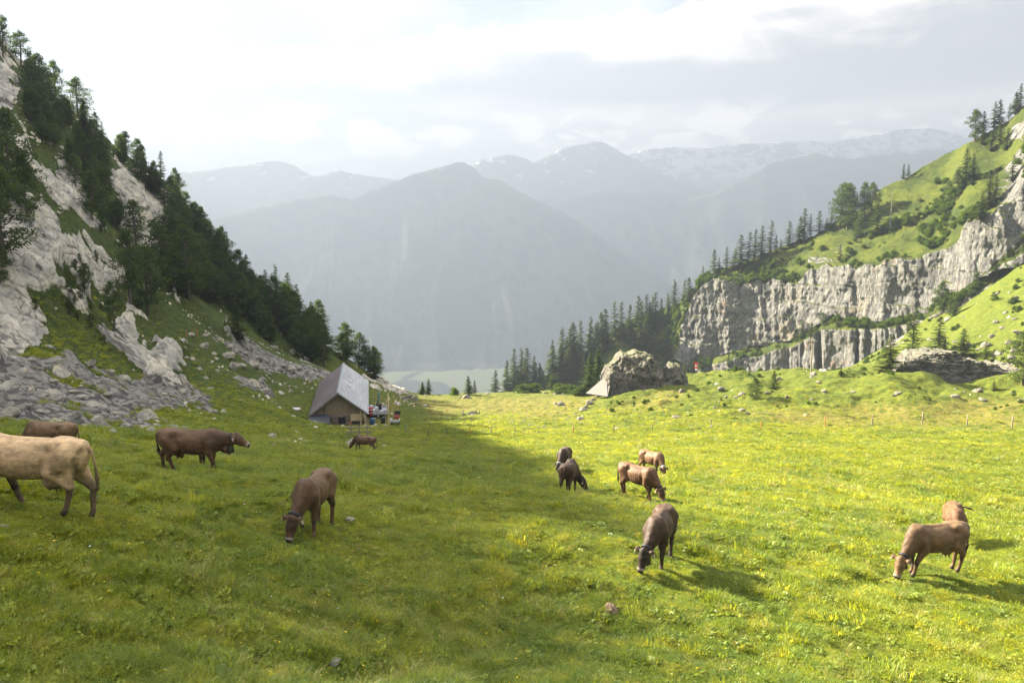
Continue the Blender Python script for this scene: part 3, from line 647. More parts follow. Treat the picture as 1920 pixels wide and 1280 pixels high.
def tree_at(kind, px, ptop, pbase, label, group, flank=False, var=None, wide=1.0):
    p = on_flank(px, pbase) if flank else on_ray(px, pbase)
    if p is None: return
    h = (pbase - ptop) / F * math.sqrt(p[1] ** 2 + p[0] ** 2 + p[2] ** 2) * 1.03
    return add_tree(kind, (p[0], p[1], p[2] - .1), h, label, group, var, wide * (1.22 if kind == 's' else 1.0) * _tr.uniform(.82, 1.2))
ORD = ['first', 'second', 'third', 'fourth', 'fifth', 'sixth', 'seventh', 'eighth', 'ninth', 'tenth', 'eleventh', 'twelfth', 'thirteenth', 'fourteenth', 'fifteenth', 'sixteenth', 'seventeenth', 'eighteenth', 'nineteenth', 'twentieth', 'twenty-first', 'twenty-second', 'twenty-third', 'twenty-fourth', 'twenty-fifth', 'twenty-sixth', 'twenty-seventh', 'twenty-eighth', 'twenty-ninth', 'thirtieth']
# small spruces on the edge of the pasture, in front of the valley
for k, (kd, x, a_, b_, w_, lb) in enumerate([
  ('s',792,715,736,1.2,'smallest of three little spruces at the pasture edge, the one nearer the rocky spur'),('s',803.5,710,736,1.3,'middle one of the three little spruces on the pasture edge before the valley'),
  ('s',825,712,736,1.3,'little spruce standing alone between the pair of small spruces and the low dark shrub'),('b',852,728,737,1.0,'low round dark shrub on the pasture edge, between small spruces'),
  ('s',878,704,737,1.3,'taller spruce of the pair on the pasture edge beside the valley haze'),('s',890,711,737,1.2,'shorter spruce of the pair touching the taller one on the pasture edge')]):
    tree_at(kd, x, a_, b_ + 3, lb, 'small trees on the far edge of the pasture', wide=w_)
# wood on the slope between pasture and valley: the row along its skyline
row = [(928,691,737),(950,675,730),(966,654,722),(980,652,720),(988,648,712),(999,655,700),(1036,638,700),(1058,615,690),(1067,616,684),(1077,604,680),(1088,602,672),(1106,594,664),(1117,606,660),(1127,585,655),(1136,580,650),(1153,565,640),(1163,566,635),(1180,571,628),(1196,557,622),(1214,552,612),(1227,548,606),(1242,560,600),(1254,552,596),(1266,526,590),(1283,526,575),(1293,521,566)]
for k, (x, a_, b_) in enumerate(row):
    tree_at('s', x, a_, b_, '%s spruce uphill along the skyline of the wood between the pasture and the cliff' % ORD[k], 'spruces along the skyline of the lower wood', True, var=[0,1,4,3][k % 4])
for k in range(46):                                                # the wood below the row
    x = 935 + 320 * _tr.random(); top_ = np.interp(x, [q[0] for q in row], [q[2] for q in row]); lo_ = 738 if x < 1180 else np.interp(x, [1180, 1262], [735, 690])
    b_ = top_ + (lo_ - top_) * _tr.random() ** 0.9 + 4; h_ = _tr.uniform(42, 74)
    if x > 1150 and b_ > top_ + 40: 
        if _tr.random() < .6: continue
    o = tree_at('s', x, b_ - h_, b_, 'dark spruce inside the wood behind the boulder', 'trees: spruces inside the lower wood', True)
    if o: o['_px'] = x
tree_at('s', 1017, 628, 731, 'large dark spruce standing in front of the wood, tallest tree behind the pasture edge', 'spruces in front of the lower wood', var=5, wide=1.25)
tree_at('s', 1034, 697, 731, 'small spruce at the foot of the large dark spruce', 'spruces in front of the lower wood', var=2)
tree_at('s', 1105, 663, 737, 'broad spruce beside the grey roof and the big boulder', 'spruces in front of the lower wood', var=5, wide=1.1)
tree_at('s', 1122, 655, 730, 'taller spruce close behind the top of the grey roof', 'spruces in front of the lower wood', var=2)
for k, (x, b_) in enumerate([(985,736),(1000,735),(1050,735),(1062,737),(1075,738),(1090,740)]):
    o = tree_at('b', x, b_ - 14, b_ + 1, 'low dark shrub under the wood at the pasture edge', 'trees: shrubs at the pasture edge', var=2, wide=1.5)
    if o: o['_px'] = x
# trees along the top of the cliff, going uphill
crow = [('s',1318,499,531),('s',1338,469,512),('s',1348,484,508),('s',1361,465,504),('s',1374,467,502),('s',1386,444,501),('s',1399,439,497),('s',1412,433,487),('s',1425,428,482),('s',1441,418,480),('s',1451,443,474),('s',1462,450,467),('s',1479,418,462),('s',1497,410,456),('s',1508,397,452),('s',1519,401,440),('s',1536,399,438),('s',1551,405,424),
 ('s',1560,392,424),('p',1577,356,428),('p',1590,358,430),('s',1600,364,432),('p',1621,352,404),('p',1635,353,403),('s',1644,371,442),('s',1693,311,336),('s',1705,309,328),('p',1830,220,266),('s',1843,219,258),('s',1862,201,240)]
for k, (kd, x, a_, b_) in enumerate(crow):
    tree_at(kd, x, a_, b_ + 1, '%s, %s tree uphill in the open row along the cliff top' % ('slim dark spruce' if kd == 's' else 'rounded pine', ORD[k]), 'trees along the cliff-top skyline', True, var=[0,1,4,3,0,2][k % 6] if kd == 's' else k % 3, wide=1.0)
more = [('s',1873,187,226,'tall spruce on the upper skyline of the grassy flank'),('s',1890,196,222,'short spruce on the high skyline beside the tallest skyline spruce'),('s',1902,176,210,'spruce near the frame edge on the steep upper skyline'),('s',1913,164,204,'highest spruce of the flank, cut by the frame edge'),
 ('s',1845,245,273,'spruce just under the skyline pine on the grassy flank'),('s',1866,252,284,'light green young spruce on the upper flank below the skyline'),('s',1880,236,273,'spruce in front of the small upper rock band'),('s',1897,250,282,'spruce beside the small upper rock band at the frame edge'),
 ('s',1808,293,352,'tall spruce halfway down the grassy flank beside a dead tree'),('s',1822,298,340,'shorter companion of the tall spruce on the middle of the flank'),('p',1798,330,372,'wide dark pine at the foot of the dead tree on the flank'),('p',1782,345,374,'low pine in the bushes of the middle flank'),
 ('s',1863,332,388,'slender spruce just above the highest part of the cliff'),('s',1872,338,382,'spruce close beside the slender spruce above the highest cliff'),('s',1896,300,340,'spruce on the upper flank in bushes close to the frame edge'),('s',1832,370,412,'spruce at the very brink of the pale cliff shoulder'),
 ('s',1575,461,490,'single spruce growing on the small pale rock step above the long cliff'),('p',1612,414,446,'dark pine in shade under the two rounded pines'),('s',1606,420,446,'spruce in the shade below the rounded pines'),('p',1759,538,582,'dark pine at the cliff foot where the green slope begins'),
 ('d',1669,362,430,'bare grey dead spruce standing in the shaded hollow of the flank'),('d',1791,313,346,'thin bare dead tree beside the tall flank spruce'),('s',1504,600,634,'spruce on the ledge at the foot of the upper cliff'),('s',1519,604,632,'second spruce on the ledge, closer to the wooden cross'),('s',1492,612,638,'small spruce at the outer end of the ledge trees'),
 ('s',1366,660,688,'small spruce on the rocky ledge above the flag'),('p',1545,588,612,'dark bushy pine on the ledge between the two cliffs')]
for kd, x, a_, b_, lb in more: tree_at(kd, x, a_, b_, lb, 'trees on the grassy flank and ledges', True)
for kd, x, a_, b_, lb, w_, vv in [('s',1666,634,699,'broad dark spruce behind the pasture crest beside the layered outcrop',1.25,5),('s',1707,593,694,'tallest spruce behind the layered outcrop',1.15,2),('s',1759,602,662,'spruce growing right behind the top of the layered outcrop',1.1,0),('s',1770,634,662,'small light spruce beside the spruce behind the outcrop top',1.2,2),
   ('s',1804,624,672,'dark spruce behind the middle of the layered outcrop',1.3,5),('s',1847,648,690,'spruce in the rocky hollow behind the low end of the outcrop',1.3,2),('s',1861,660,690,'small spruce next to the spruce in the rocky hollow',1.2,0),('p',1917,638,722,'large bushy pine cut by the frame edge beside the layered outcrop',1.0,2),
   ('s',1863,714,732,'tiny bright young spruce at the foot of the layered outcrop',1.2,2),('s',1450,695,730,'small bright spruce on top of the hummock',1.5,2),('p',1416,711,748,'bushy little conifer on the flank of the hummock beside stones',1.3,4),('s',1576,683,706,'thin small spruce on the pasture crest',1.2,3),
   ('s',1781,559,590,'spruce at the foot of the cliff above a white rock',1.1,0),('s',1790,556,592,'spruce beside a white rock at the top of the green slope',1.2,2)]:
    tree_at(kd, x, a_, b_, lb, 'conifers behind the pasture crest', var=vv, wide=w_)
# the mountain on the shaded side: single trees first
sing = [('p',40,78,128,'wind-shaped pine alone on the skyline at the top of the rocky mountain'),('p',6,50,108,'tall pine at the frame edge on the top of the rocky mountain'),('p',64,116,166,'pine on the skyline just below the wind-shaped pine'),('p',78,122,182,'skyline pine in the upper group of the rocky mountain'),('p',105,132,190,'tall skyline pine standing over the pale upper slabs'),
 ('p',146,162,218,'round-crowned skyline pine in the upper third of the ridge'),('s',196,203,250,'pointed tree on the skyline above the middle of the ridge'),('p',225,220,272,'bushy skyline pine on the middle of the ridge'),('p',252,240,296,'pine with an open crown on the skyline of the middle ridge'),('s',284,268,318,'slim spruce on the skyline where the ridge rock shows'),('s',302,290,336,'second slim spruce on the skyline near the ridge rock'),
 ('p',330,318,360,'small pine beside the bare ridge slab'),('p',340,335,378,'pine at the lower end of the bare ridge slab'),('p',362,358,402,'dark pine on the skyline below the ridge slab'),('s',382,380,420,'spruce on the lower skyline below the ridge slab'),('s',518,500,572,'tall pointed spruce on the lower skyline of the wood'),('s',541,516,590,'tall ragged spruce right of centre in the skyline of the wood'.replace('right of centre','farther down')),
 ('s',607,580,650,'slim tree at the lower end of the dark wood above the hut'),('s',446,562,634,'light green young spruce standing before the dark wood'),('s',638,604,660,'pointed spruce on the spur behind the hut'),('s',707,622,688,'tall spruce on the end of the spur beyond the hut'),('p',725,666,708,'leaning pine at the last end of the spur'),
 ('p',14,248,395,'big dark pine hanging over the slabs at the frame edge'),('p',52,318,402,'dark pine next to the big pine at the frame edge'),('p',8,350,480,'dark pine at the frame edge between two bare slabs'),('p',0,470,530,'small pine cut by the frame edge below the slabs'),('p',172,340,412,'dark pine between the two pale rock faces'),('p',256,395,470,'pine between the central slab and the grass gully'),
 ('p',245,452,572,'large dark pine with drooping crown in the grass gully'),('p',278,478,590,'large round pine next to the grass gully'),('p',215,540,612,'dark bushy pine on top of the lower slab'),('p',312,430,540,'tall dense pine in the centre of the shaded slope'),('p',355,440,560,'dense dark pine beside the tall one in the centre of the slope'),('p',158,500,546,'low dark pine at the edge of the grass gully'),('p',182,470,492,'small shrub-like pine in the grass gully'),
 ('p',150,470,486,'tiny dark pine on the edge of the big slab'),('p',66,560,580,'tiny pine growing from the big slab')]
for kd, x, a_, b_, lb in sing: tree_at(kd, x, a_, b_, lb, 'single trees on the rocky mountain')
FOREST = [([(520,585),(560,600),(622,652),(648,692),(598,690),(540,640)], 18, (46, 74), 'dark conifer at the lower end of the wood'),
 ([(50,150),(140,220),(210,268),(262,305),(300,360),(325,388),(296,372),(258,326),(205,308),(176,385),(150,330),(112,300),(66,260),(40,190)], 80, (28, 52), 'pine in the steep upper wood'),
 ([(345,410),(400,465),(470,548),(540,600),(610,655),(640,700),(598,694),(520,655),(470,618),(420,580),(345,560),(300,520),(320,450)], 120, (42, 80), 'dark conifer in the dense wood above the hut'),
 ([(630,655),(700,695),(728,722),(700,712),(650,690)], 14, (46, 66), 'pine of the small wood on the spur behind the hut'),
 ([(230,300),(330,390),(410,470),(380,480),(330,430),(270,350)], 18, (40, 60), 'pine among bare slabs below the ridge'),
 ([(110,290),(220,310),(230,420),(260,470),(200,470),(170,430)], 10, (36, 56), 'pine among broken rocks of the upper slope'),
 ([(120,480),(200,520),(215,600),(160,640),(110,600)], 14, (14, 26), 'low pine shrub beside the big slab')]
for poly, num, (h0, h1), lb in FOREST:
    P_ = np.array(poly); lo_, hi_ = P_.min(0), P_.max(0); k = 0; tries = 0
    while k < num and tries < 4000:
        tries += 1; x = lo_[0] + (hi_[0] - lo_[0]) * _tr.random(); y = lo_[1] + (hi_[1] - lo_[1]) * _tr.random()
        if poly_d(np.array([x]), np.array([y]), poly)[0] < 2: continue
        h_ = _tr.uniform(h0, h1); kd = 's' if _tr.random() < .25 else 'p'
        o = tree_at(kd, x, y - h_ * .92, y, lb, 'trees: ' + lb); k += 1
        if o: o['_px'] = x

# every tree of a wood gets its own place in the count along that wood
_gr = {}
for o in TREES:
    if '_px' in o.keys(): _gr.setdefault(o['group'], []).append(o)
PART = ['first', 'second', 'third', 'fourth', 'fifth', 'sixth']
for gname, lst in _gr.items():
    lst.sort(key=lambda o: o['_px']); nb = max(1, math.ceil(len(lst) / 24)); per = math.ceil(len(lst) / nb)
    for k, o in enumerate(lst):
        where = '%s tree along it' % ORD[k % per] if nb == 1 else '%s tree of its %s stretch' % (ORD[k % per], PART[k // per])
        o['label'] = '%s, %s' % (o['label'], where)
    for o in lst: del o['_px']; o['group'] = gname.replace('trees: ', '')
# ------------------------------------------------------------------ rocks
def rock_material(name, moss=0.5, tint=(1, 1, 1)):
    m, t, b, o = material(name, 0.92, 0.15); tc = t.n('ShaderNodeTexCoord'); geo = t.n('ShaderNodeNewGeometry'); P = geo.outputs['Position']
    c = rock_color(t, t.scale(P, 1.6, 1.6, 1.6)); c = t.mix(1.0, c, tint, 'MULTIPLY')
    n = t.noise(P, 1.3, 6, 0.7); nz = t.n('ShaderNodeSeparateXYZ', inp={0: geo.outputs['Normal']}).outputs[2]
    c = t.mix(t.m('MULTIPLY', t.ramp(t.m('ADD', nz, t.m('MULTIPLY', t.m('SUBTRACT', n, .5), 1.2)), 0.75, 0.95), moss), c, (0.10, 0.115, 0.03))
    t.L.new(c, b.inputs['Base Color'])
    h = t.m('ADD', t.noise(P, 3.0, 7, 0.7), t.m('MULTIPLY', t.noise(t.scale(P, 1, 1, 3), 1.2, 6, .7), 1.0))
    bp = t.n('ShaderNodeBump', inp={'Height': h}); bp.inputs['Strength'].default_value = 0.9; bp.inputs['Distance'].default_value = 0.22; t.L.new(bp.outputs[0], b.inputs['Normal']); return m
ROCKM = rock_material('limestone', .25, (.95, .93, .88)); MOSSROCK = rock_material('mossy_limestone', .65, (.36, .35, .325)); BRROCK = rock_material('brown_stone', .2, (.75, .55, .42))
def boulder_mesh(seed, sub=3, flat=.7, mat=None):
    r = np.random.RandomState(seed); bm = bmesh.new(); bmesh.ops.create_icosphere(bm, subdivisions=sub, radius=1.0)
    V = np.array([v.co for v in bm.verts]); Fc = np.array([[v.index for v in f.verts] for f in bm.faces]); bm.free()
    for k in range(9):                                            # broken faces
        n = r.normal(size=3); n /= np.linalg.norm(n); d = .52 + .35 * r.rand(); ex = np.maximum(V @ n - d, 0); V = V - ex[:, None] * n * .92
    V = V * (1 + .13 * fbm(V[:, 0] * 2 + seed, V[:, 1] * 2, V[:, 2] * 2, 4, .6))[:, None]; V[:, 2] *= flat
    return mesh_np('rock', V, Fc, mat or ROCKM, False)
BLD = [boulder_mesh(k, 4, (.7, .55, .8, .45, .65, .35)[k]) for k in range(6)]
_rr = random.Random(9)
def boulder(px, py, w, label, group, var=None, mat=None, tall=1.0, name='rock'):
    p = on_ray(px, py)
    if p is None: return
    wd = w / F * math.hypot(p[0], p[1]) * .58; me = BLD[_rr.randrange(6) if var is None else var]
    if mat: me = me.copy(); me.materials.clear(); me.materials.append(mat)
    o = link(name, me, None, (p[0], p[1], p[2] + wd * .12 * tall), (_rr.uniform(-.2, .2), _rr.uniform(-.2, .2), _rr.random() * 6.28), label=label, category='rock', group=group)
    o.scale = (wd, wd * _rr.uniform(.7, 1.0), wd * tall); return o
LITROCK = rock_material('sunlit_side_stone', .35, (.56, .54, .50))
up = [(383,650,19),(350,670,11),(361,674,12),(402,664,10),(405,673,9),(425,668,24),(429,649,14),(411,638,10),(446,658,15),(459,663,13),(436,689,20),(452,686,16),(474,684,22),(485,673,18),(529,686,17),(525,694,16),(545,695,20),(515,653,16),(549,661,18),(584,700,12),(612,700,13),(474,722,26),(493,735,20),(526,738,14),(452,750,9),(509,753,8),(399,773,17),(420,773,12),(357,757,20),(345,734,20),(395,729,12),(387,709,12),(374,692,10),(407,695,8),(357,628,16),(385,630,9),(497,690,11),(505,702,10),(560,690,14),(572,697,10),(594,703,10),(436,672,10)]
near_ = [(14,728,34),(21,747,14),(19,776,24),(43,764,20),(103,752,38),(109,677,18),(91,652,20),(232,712,24),(168,684,18),(208,696,12),(114,703,26),(100,716,14),(137,735,14),(198,741,14),(134,783,32),(174,762,22),(193,767,20),(278,784,34),(184,792,24),(236,800,24),(263,803,30),(280,812,26),(324,803,24),(105,793,24),(47,813,15),(41,785,14),(344,735,18),(307,741,13),(293,800,18),(256,825,12),(248,840,18),(290,842,16),(60,735,16),(75,772,14),(150,745,14),(215,775,14),(155,802,16),(210,812,14)]
NUMW = ORD
def place_list(lst, base, group, frm, **kw):
    for k, (x, y, w) in enumerate(sorted(lst)):
        boulder(x, y, w, '%s, %s %s' % (base, ORD[min(k, 29)] if k < 30 else ORD[k - 30], frm if k < 30 else frm.replace('from', 'past thirty from')), group, **kw)
place_list(near_, 'pale limestone block in the stony scree', 'blocks in the large scree', 'from the frame edge')
place_list(up, 'grey-white boulder on grass uphill of the hut', 'boulders uphill of the hut', 'from the scree')
BIGB = [(740,862,14,'grey white-topped stone on the grass near the small grazing cow',None),(534,856,13,'small stone in the grass beyond the cow with the white muzzle',None),(512,836,13,'flat grey stone between the walking cow and the hut',None),(590,822,9,'small stone before the hut',None),(557,810,11,'dark stone in the grass at the corner of the hut',None),(719,837,9,'small dark stone right behind the small cow',None),
 (653,975,24,'flat white stone in the grass beside the cow with the white muzzle',3),(683,986,7,'tiny white stone next to the flat white stone',None),(1142,1146,32,'rough brown stone alone in the sunny grass',None),(8,988,18,'flat grey stone under the pale tan cow at the frame edge',3),(452,1016,10,'small grey stone flush with the shaded grass',3),(618,1247,40,'flat grey stone almost hidden in the grass at the bottom',5),
 (658,832,30,'long white slanting rock beside the small grazing cow',3),(1266,824,9,'pale pebble in the sunny grass beyond the reddish cow',None),(1094,840,10,'pale stone just behind the dark brown cow',None),(1198,860,10,'low pale stone beside the light brown cow',None),(870,986,10,'small flat stone at the edge of the mountain shadow',3),
 (1157,805,16,'rounded grey stone beside a leaning fence post',None),(1334,801,9,'stone at the foot of a fence post',None)]
for x, y, w, lb, v_ in BIGB: boulder(x, y, w, lb, 'stones in the pasture', var=v_, mat=BRROCK if 'brown stone' in lb else None)
place_list([(886,777,20),(869,777,9),(895,776,10),(873,746,18),(864,745,10),(914,738,9),(971,735,11),(977,733,9),(1065,735,9),(1052,759,13),(1042,757,9),(798,761,14),(812,752,8),(1021,737,9),(1042,739,10),(1056,740,8),(996,798,10),(1004,798,7),(1021,801,10),(1090,786,16),(1084,788,9),(755,747,18),(768,744,22),(778,750,16),(748,744,12),(762,751,14),(1075,738,8)],
 'weathered stone on the far meadow near the fence', 'stones on the far meadow', 'from the hut side', mat=LITROCK)
place_list([(1081,777,14),(1093,769,16),(1104,757,16),(1099,765,10),(1112,750,8)], 'white rock showing along the foot of the boulder mound', 'rocks at the foot of the boulder mound', 'from the fence', mat=LITROCK)
place_list([(1278,735,13),(1352,731,13),(1267,783,18),(1258,786,8),(1392,770,14),(1392,740,18),(1361,745,8),(1380,745,10),(1439,737,11),(1402,775,9),(1419,791,8),(1460,711,11),(1534,717,9),(1545,734,10),(1526,702,13),(1684,738,14),(1676,742,8),(1791,744,13),(1842,750,13),(1834,735,17),(1915,754,14),(1900,737,8),(1523,749,8),(1350,772,8),(1340,765,9),(1475,745,7),(1600,735,9)],
 'small limestone rock on the sunny hummocks', 'rocks on the hummocks', 'from the big boulder', mat=LITROCK)
place_list([(1778,600,16),(1755,594,9),(1806,595,6),(1743,637,12),(1744,653,10),(1817,648,13),(1791,641,8),(1867,604,13),(1902,599,9),(1886,587,9),(1891,643,13),(1873,664,16),(1902,658,13),(1848,649,14),(1910,625,16),(1657,647,10),(1649,634,7),(1673,630,7),(1835,655,10),(1860,632,9),(1880,615,9),(1896,672,12),(1905,560,8),(1870,552,7)],
 'pale rock on the steep green slope under the cliff', 'rocks on the green slope', 'uphill side from the outcrop', mat=LITROCK)
def loft_rock(name, label, outl, Yd, thick, mat, group=None, amp=.6, bed=3.0, n=150, m=70, seed=0.0, depth_fn=None, bury=1.0, tilt=0.15):
    """outl: (px, py of the top, py of the base)"""
    o_ = np.array(outl, float); pxs = np.linspace(o_[0, 0], o_[-1, 0], n); top = np.interp(pxs, o_[:, 0], o_[:, 1]); base = np.interp(pxs, o_[:, 0], o_[:, 2])
    c = PX(pxs.mean(), base.mean(), Yd); ph = np.linspace(0, math.pi, m); V = np.zeros((m, n, 3))
    for j in range(n):
        b_ = PX(pxs[j], base[j], Yd); t_ = PX(pxs[j], top[j], Yd); H = t_[2] - b_[2]; T = thick * min(1, .35 + H / 4.0)
        cc = np.cos(ph); ss = np.sin(ph); V[:, j, 0] = b_[0] + .0 * ph; V[:, j, 1] = Yd + T * .4 - T * np.sign(cc) * np.abs(cc) ** .62; V[:, j, 2] = b_[2] - bury + (H + bury) * np.abs(ss) ** .5
    x, y, z = V[..., 0], V[..., 1], V[..., 2]; w = np.clip(np.sin(ph) * 3, 0, 1)[:, None] * np.clip(np.minimum(np.arange(n), n - 1 - np.arange(n)) / 6.0, 0, 1)[None]
    d = amp * (fbm(x / 2.2 + seed, y / 2.2, z / 2.2, 5, .6) + .8 * np.abs(fbm(x / 5 + seed, y / 5, z / 1.2 * bed / 3 + tilt * x, 4, .6)) - .2)
    V[..., 1] -= (d * w) * np.sign(np.cos(ph))[:, None]; V[..., 2] += .45 * d * w; V[..., 0] += .4 * amp * fbm(x / 1.7, y / 1.7 + 5, z / 1.7, 4, .6)
    V -= c; o = link(name, mesh_np(name, V.reshape(-1, 3), grid_faces(m, n)[:, ::-1], mat, False), None, tuple(c), label=label, category='rock', group=group) if group else link(name, mesh_np(name, V.reshape(-1, 3), grid_faces(m, n)[:, ::-1], mat, False), None, tuple(c), label=label, category='rock')
    return o
loft_rock('boulder', 'huge cracked brown-grey boulder with grassy top on the mound beside the grey roof', [(1129,738,742),(1133,712,742),(1140,690,742),(1158,678,742),(1166,664,742),(1180,668,742),(1192,661,742),(1212,664,742),(1228,674,740),(1240,694,738),(1249,728,736)], 113, 4.2, MOSSROCK, amp=.75, seed=3.0, bed=1.0)
loft_rock('boulder', 'smaller cracked boulder touching the huge boulder', [(1243,735,738),(1247,690,738),(1258,680,738),(1272,684,738),(1284,698,738),(1293,730,736)], 114, 2.4, MOSSROCK, amp=.5, seed=8.0, bed=1.0)
loft_rock('rock_outcrop', 'long grey layered rock outcrop below the green slope near the frame edge', [(1692,694,697),(1700,674,702),(1712,667,704),(1735,662,706),(1750,658,708),(1785,660,712),(1800,670,718),(1822,676,722),(1840,681,728),(1866,686,733),(1880,693,735),(1890,682,735),(1898,690,735),(1912,718,735),(1920,730,736)], 114, 3.6, rock_material('layered_limestone', .3, (.42, .415, .40)), amp=.75, n=260, m=90, seed=12.0, bed=8.0)
# scree: far more stones than one could count
GNS = {}
def scatter(name, pts, rot, scl, idx, protos, **props):
    """one object that draws copies of the given small meshes on its points"""
    me = bpy.data.meshes.new(name); me.vertices.add(len(pts)); me.vertices.foreach_set('co', np.asarray(pts, np.float32).ravel())
    for nm, tp, k, arr in (('rot', 'FLOAT_VECTOR', 'vector', rot), ('scl', 'FLOAT', 'value', scl), ('idx', 'INT', 'value', idx)):
        a_ = me.attributes.new(nm, tp, 'POINT'); a_.data.foreach_set(k, np.asarray(arr, np.int32 if tp == 'INT' else np.float32).ravel())
    key = tuple(p.name for p in protos)
    cl = bpy.data.collections.new('kinds_of_' + name)
    for k, p in enumerate(protos): cl.objects.link(bpy.data.objects.new('%s_kind_%02d' % (name, k), p))
    g = bpy.data.node_groups.new(name, 'GeometryNodeTree'); g.interface.new_socket('Geometry', in_out='INPUT', socket_type='NodeSocketGeometry'); g.interface.new_socket('Geometry', in_out='OUTPUT', socket_type='NodeSocketGeometry')
    N = g.nodes; L = g.links; gi = N.new('NodeGroupInput'); go = N.new('NodeGroupOutput'); ip = N.new('GeometryNodeInstanceOnPoints'); ci = N.new('GeometryNodeCollectionInfo')
    ci.inputs['Collection'].default_value = cl; ci.inputs['Separate Children'].default_value = True; ci.inputs['Reset Children'].default_value = True
    def na(nm, tp):
        q = N.new('GeometryNodeInputNamedAttribute'); q.data_type = tp; q.inputs['Name'].default_value = nm; return q.outputs['Attribute']
    L.new(gi.outputs[0], ip.inputs['Points']); L.new(ci.outputs[0], ip.inputs['Instance']); ip.inputs['Pick Instance'].default_value = True
    L.new(na('idx', 'INT'), ip.inputs['Instance Index']); L.new(na('scl', 'FLOAT'), ip.inputs['Scale'])
    e2r = N.new('FunctionNodeEulerToRotation'); L.new(na('rot', 'FLOAT_VECTOR'), e2r.inputs[0]); L.new(e2r.outputs[0], ip.inputs['Rotation'])
    L.new(ip.outputs[0], go.inputs[0]); o = link(name, me, **props); md = o.modifiers.new('scatter', 'NODES'); md.node_group = g; return o
SMALL = [boulder_mesh(100 + k, 2, .6 + .05 * k, rock_material('scree_stone_%d' % k, .05, tt)) for k, tt in enumerate([(.66, .61, .57), (1.0, .94, .86), (1.6, 1.5, 1.38), (.52, .49, .47)])]
gr_ = np.random.RandomState(3)
def pick_cells(weight, num):
    w = weight.ravel(); area = np.zeros_like(gx); area[:-1, :-1] = np.abs((gx[1:, :-1] - gx[:-1, :-1]) * (gy[:-1, 1:] - gy[:-1, :-1]) - (gx[:-1, 1:] - gx[:-1, :-1]) * (gy[1:, :-1] - gy[:-1, :-1]))
    p = w * area.ravel(); p /= p.sum(); i = gr_.choice(len(p), num, p=p); r_, c_ = np.unravel_index(i, gx.shape); r_ = np.minimum(r_, gx.shape[0] - 2); c_ = np.minimum(c_, gx.shape[1] - 2)
    a_, b_ = gr_.rand(num), gr_.rand(num); bl = lambda A: A[r_, c_] * (1 - a_) * (1 - b_) + A[r_, c_ + 1] * a_ * (1 - b_) + A[r_ + 1, c_] * (1 - a_) * b_ + A[r_ + 1, c_ + 1] * a_ * b_
    return np.stack([bl(gx), bl(gy), bl(gz)], 1), (r_, c_)
vis = (gpx > -120) & (gpx < 2040) & front
P1, _c = pick_cells(((gsc > .4) * 1.0 + .10 * (gsc > .04)) * vis * 1.0, 26000); n1 = len(P1); s1 = np.exp(gr_.normal(-2.2, .72, n1)); s1 = np.clip(s1, .05, .9); P1[:, 2] += s1 * .1
scatter('scree', P1, (gr_.rand(n1, 3) - (.5, .5, 0)) * (1.3, 1.3, 6.28), s1, gr_.choice(4, n1, p=[.34, .34, .14, .18]), SMALL, kind='stuff', label='grey and white broken stones of the scree below the rock face', category='scree')
P2, _c = pick_cells((gsc <= .4) * vis * (gx < -14) * (gy > 34) * (gy < 150) * (grk < .4) * (fbm(gx / 8, gy / 8, 0, 3) > .25), 1100); n2 = len(P2); s2 = np.clip(np.exp(gr_.normal(-1.9, .5, n2)), .05, .6)
P3, _c = pick_cells(vis * (gx > 6) * (gy > 85) * (gy < 225) * (gz > -30) * (fbm(gx / 9, gy / 9, 3, 3) > .4), 80); n3 = len(P3); s3 = np.clip(np.exp(gr_.normal(-1.7, .5, n3)), .08, .9)
P23 = np.concatenate([P2, P3]); s23 = np.concatenate([s2, s3]); n23 = len(s23)
scatter('pebbles', P23, gr_.rand(n23, 3) * (.6, .6, 6.28), s23, gr_.choice([1, 2], n23), SMALL, kind='stuff', label='small pale stones strewn over the grass', category='pebbles')
# low bushes and herbs on the far mountain's flank and ledges
Xf, Yf, Zf, Rf, Pf, Qf = (q.ravel() for q in (RM['x'], RM['y'], RM['z'], ms, pxg, py_))
wf = (Rf < .5) * (Pf > 1100) * (Pf < 1960) * 1.0
green = sstep(.05, .3, fbm(Xf / 12, Yf / 12, Zf / 12, 4)) + .05
near_edge = np.exp(-np.abs(Qf - interp(Pf, CTOP)) / 14.0) * 2.0 + (Pf < 1330) * 1.6 + np.exp(-np.abs(Qf - interp(Pf, LTOP)) / 8.0) * 1.5 + (Pf > 1730) * (Qf > interp(Pf, SKYL) + 45) * .5 + ((Pf > 1540) & (Pf < 1800) & (Qf > interp(Pf, SKYL) + 70)) * .8
wf = wf * (green * near_edge); wf /= wf.sum(); i = gr_.choice(len(wf), 3600, p=wf); Pb = np.stack([Xf[i], Yf[i], Zf[i]], 1) + gr_.normal(size=(len(i), 3)) * (.8, .3, .2); sb = np.clip(np.exp(gr_.normal(-.75, .45, len(i))), .15, 1.1)
scatter('undergrowth', Pb, gr_.rand(len(i), 3) * (.3, .3, 6.28), sb * .8, gr_.choice(3, len(i), p=[.45, .4, .15]), [b_[1] for b_ in BUSH], kind='stuff', label='low green bushes and herbs on the grassy flank and along the cliff edge', category='undergrowth')
P4, _c = pick_cells(vis * ((gdim > .5) & (grk < .6) & (gy > 55)) * (fbm(gx / 10, gy / 10, 7, 3) > .12) * (gsc < .5), 1500); n4 = len(P4)
P5, _c = pick_cells(vis * (gx > 30) * (gy > 120) * (gy < 235) * (fbm(gx / 10, gy / 10, 9, 3) > .15), 500); P45 = np.concatenate([P4, P5]); n45 = len(P45)
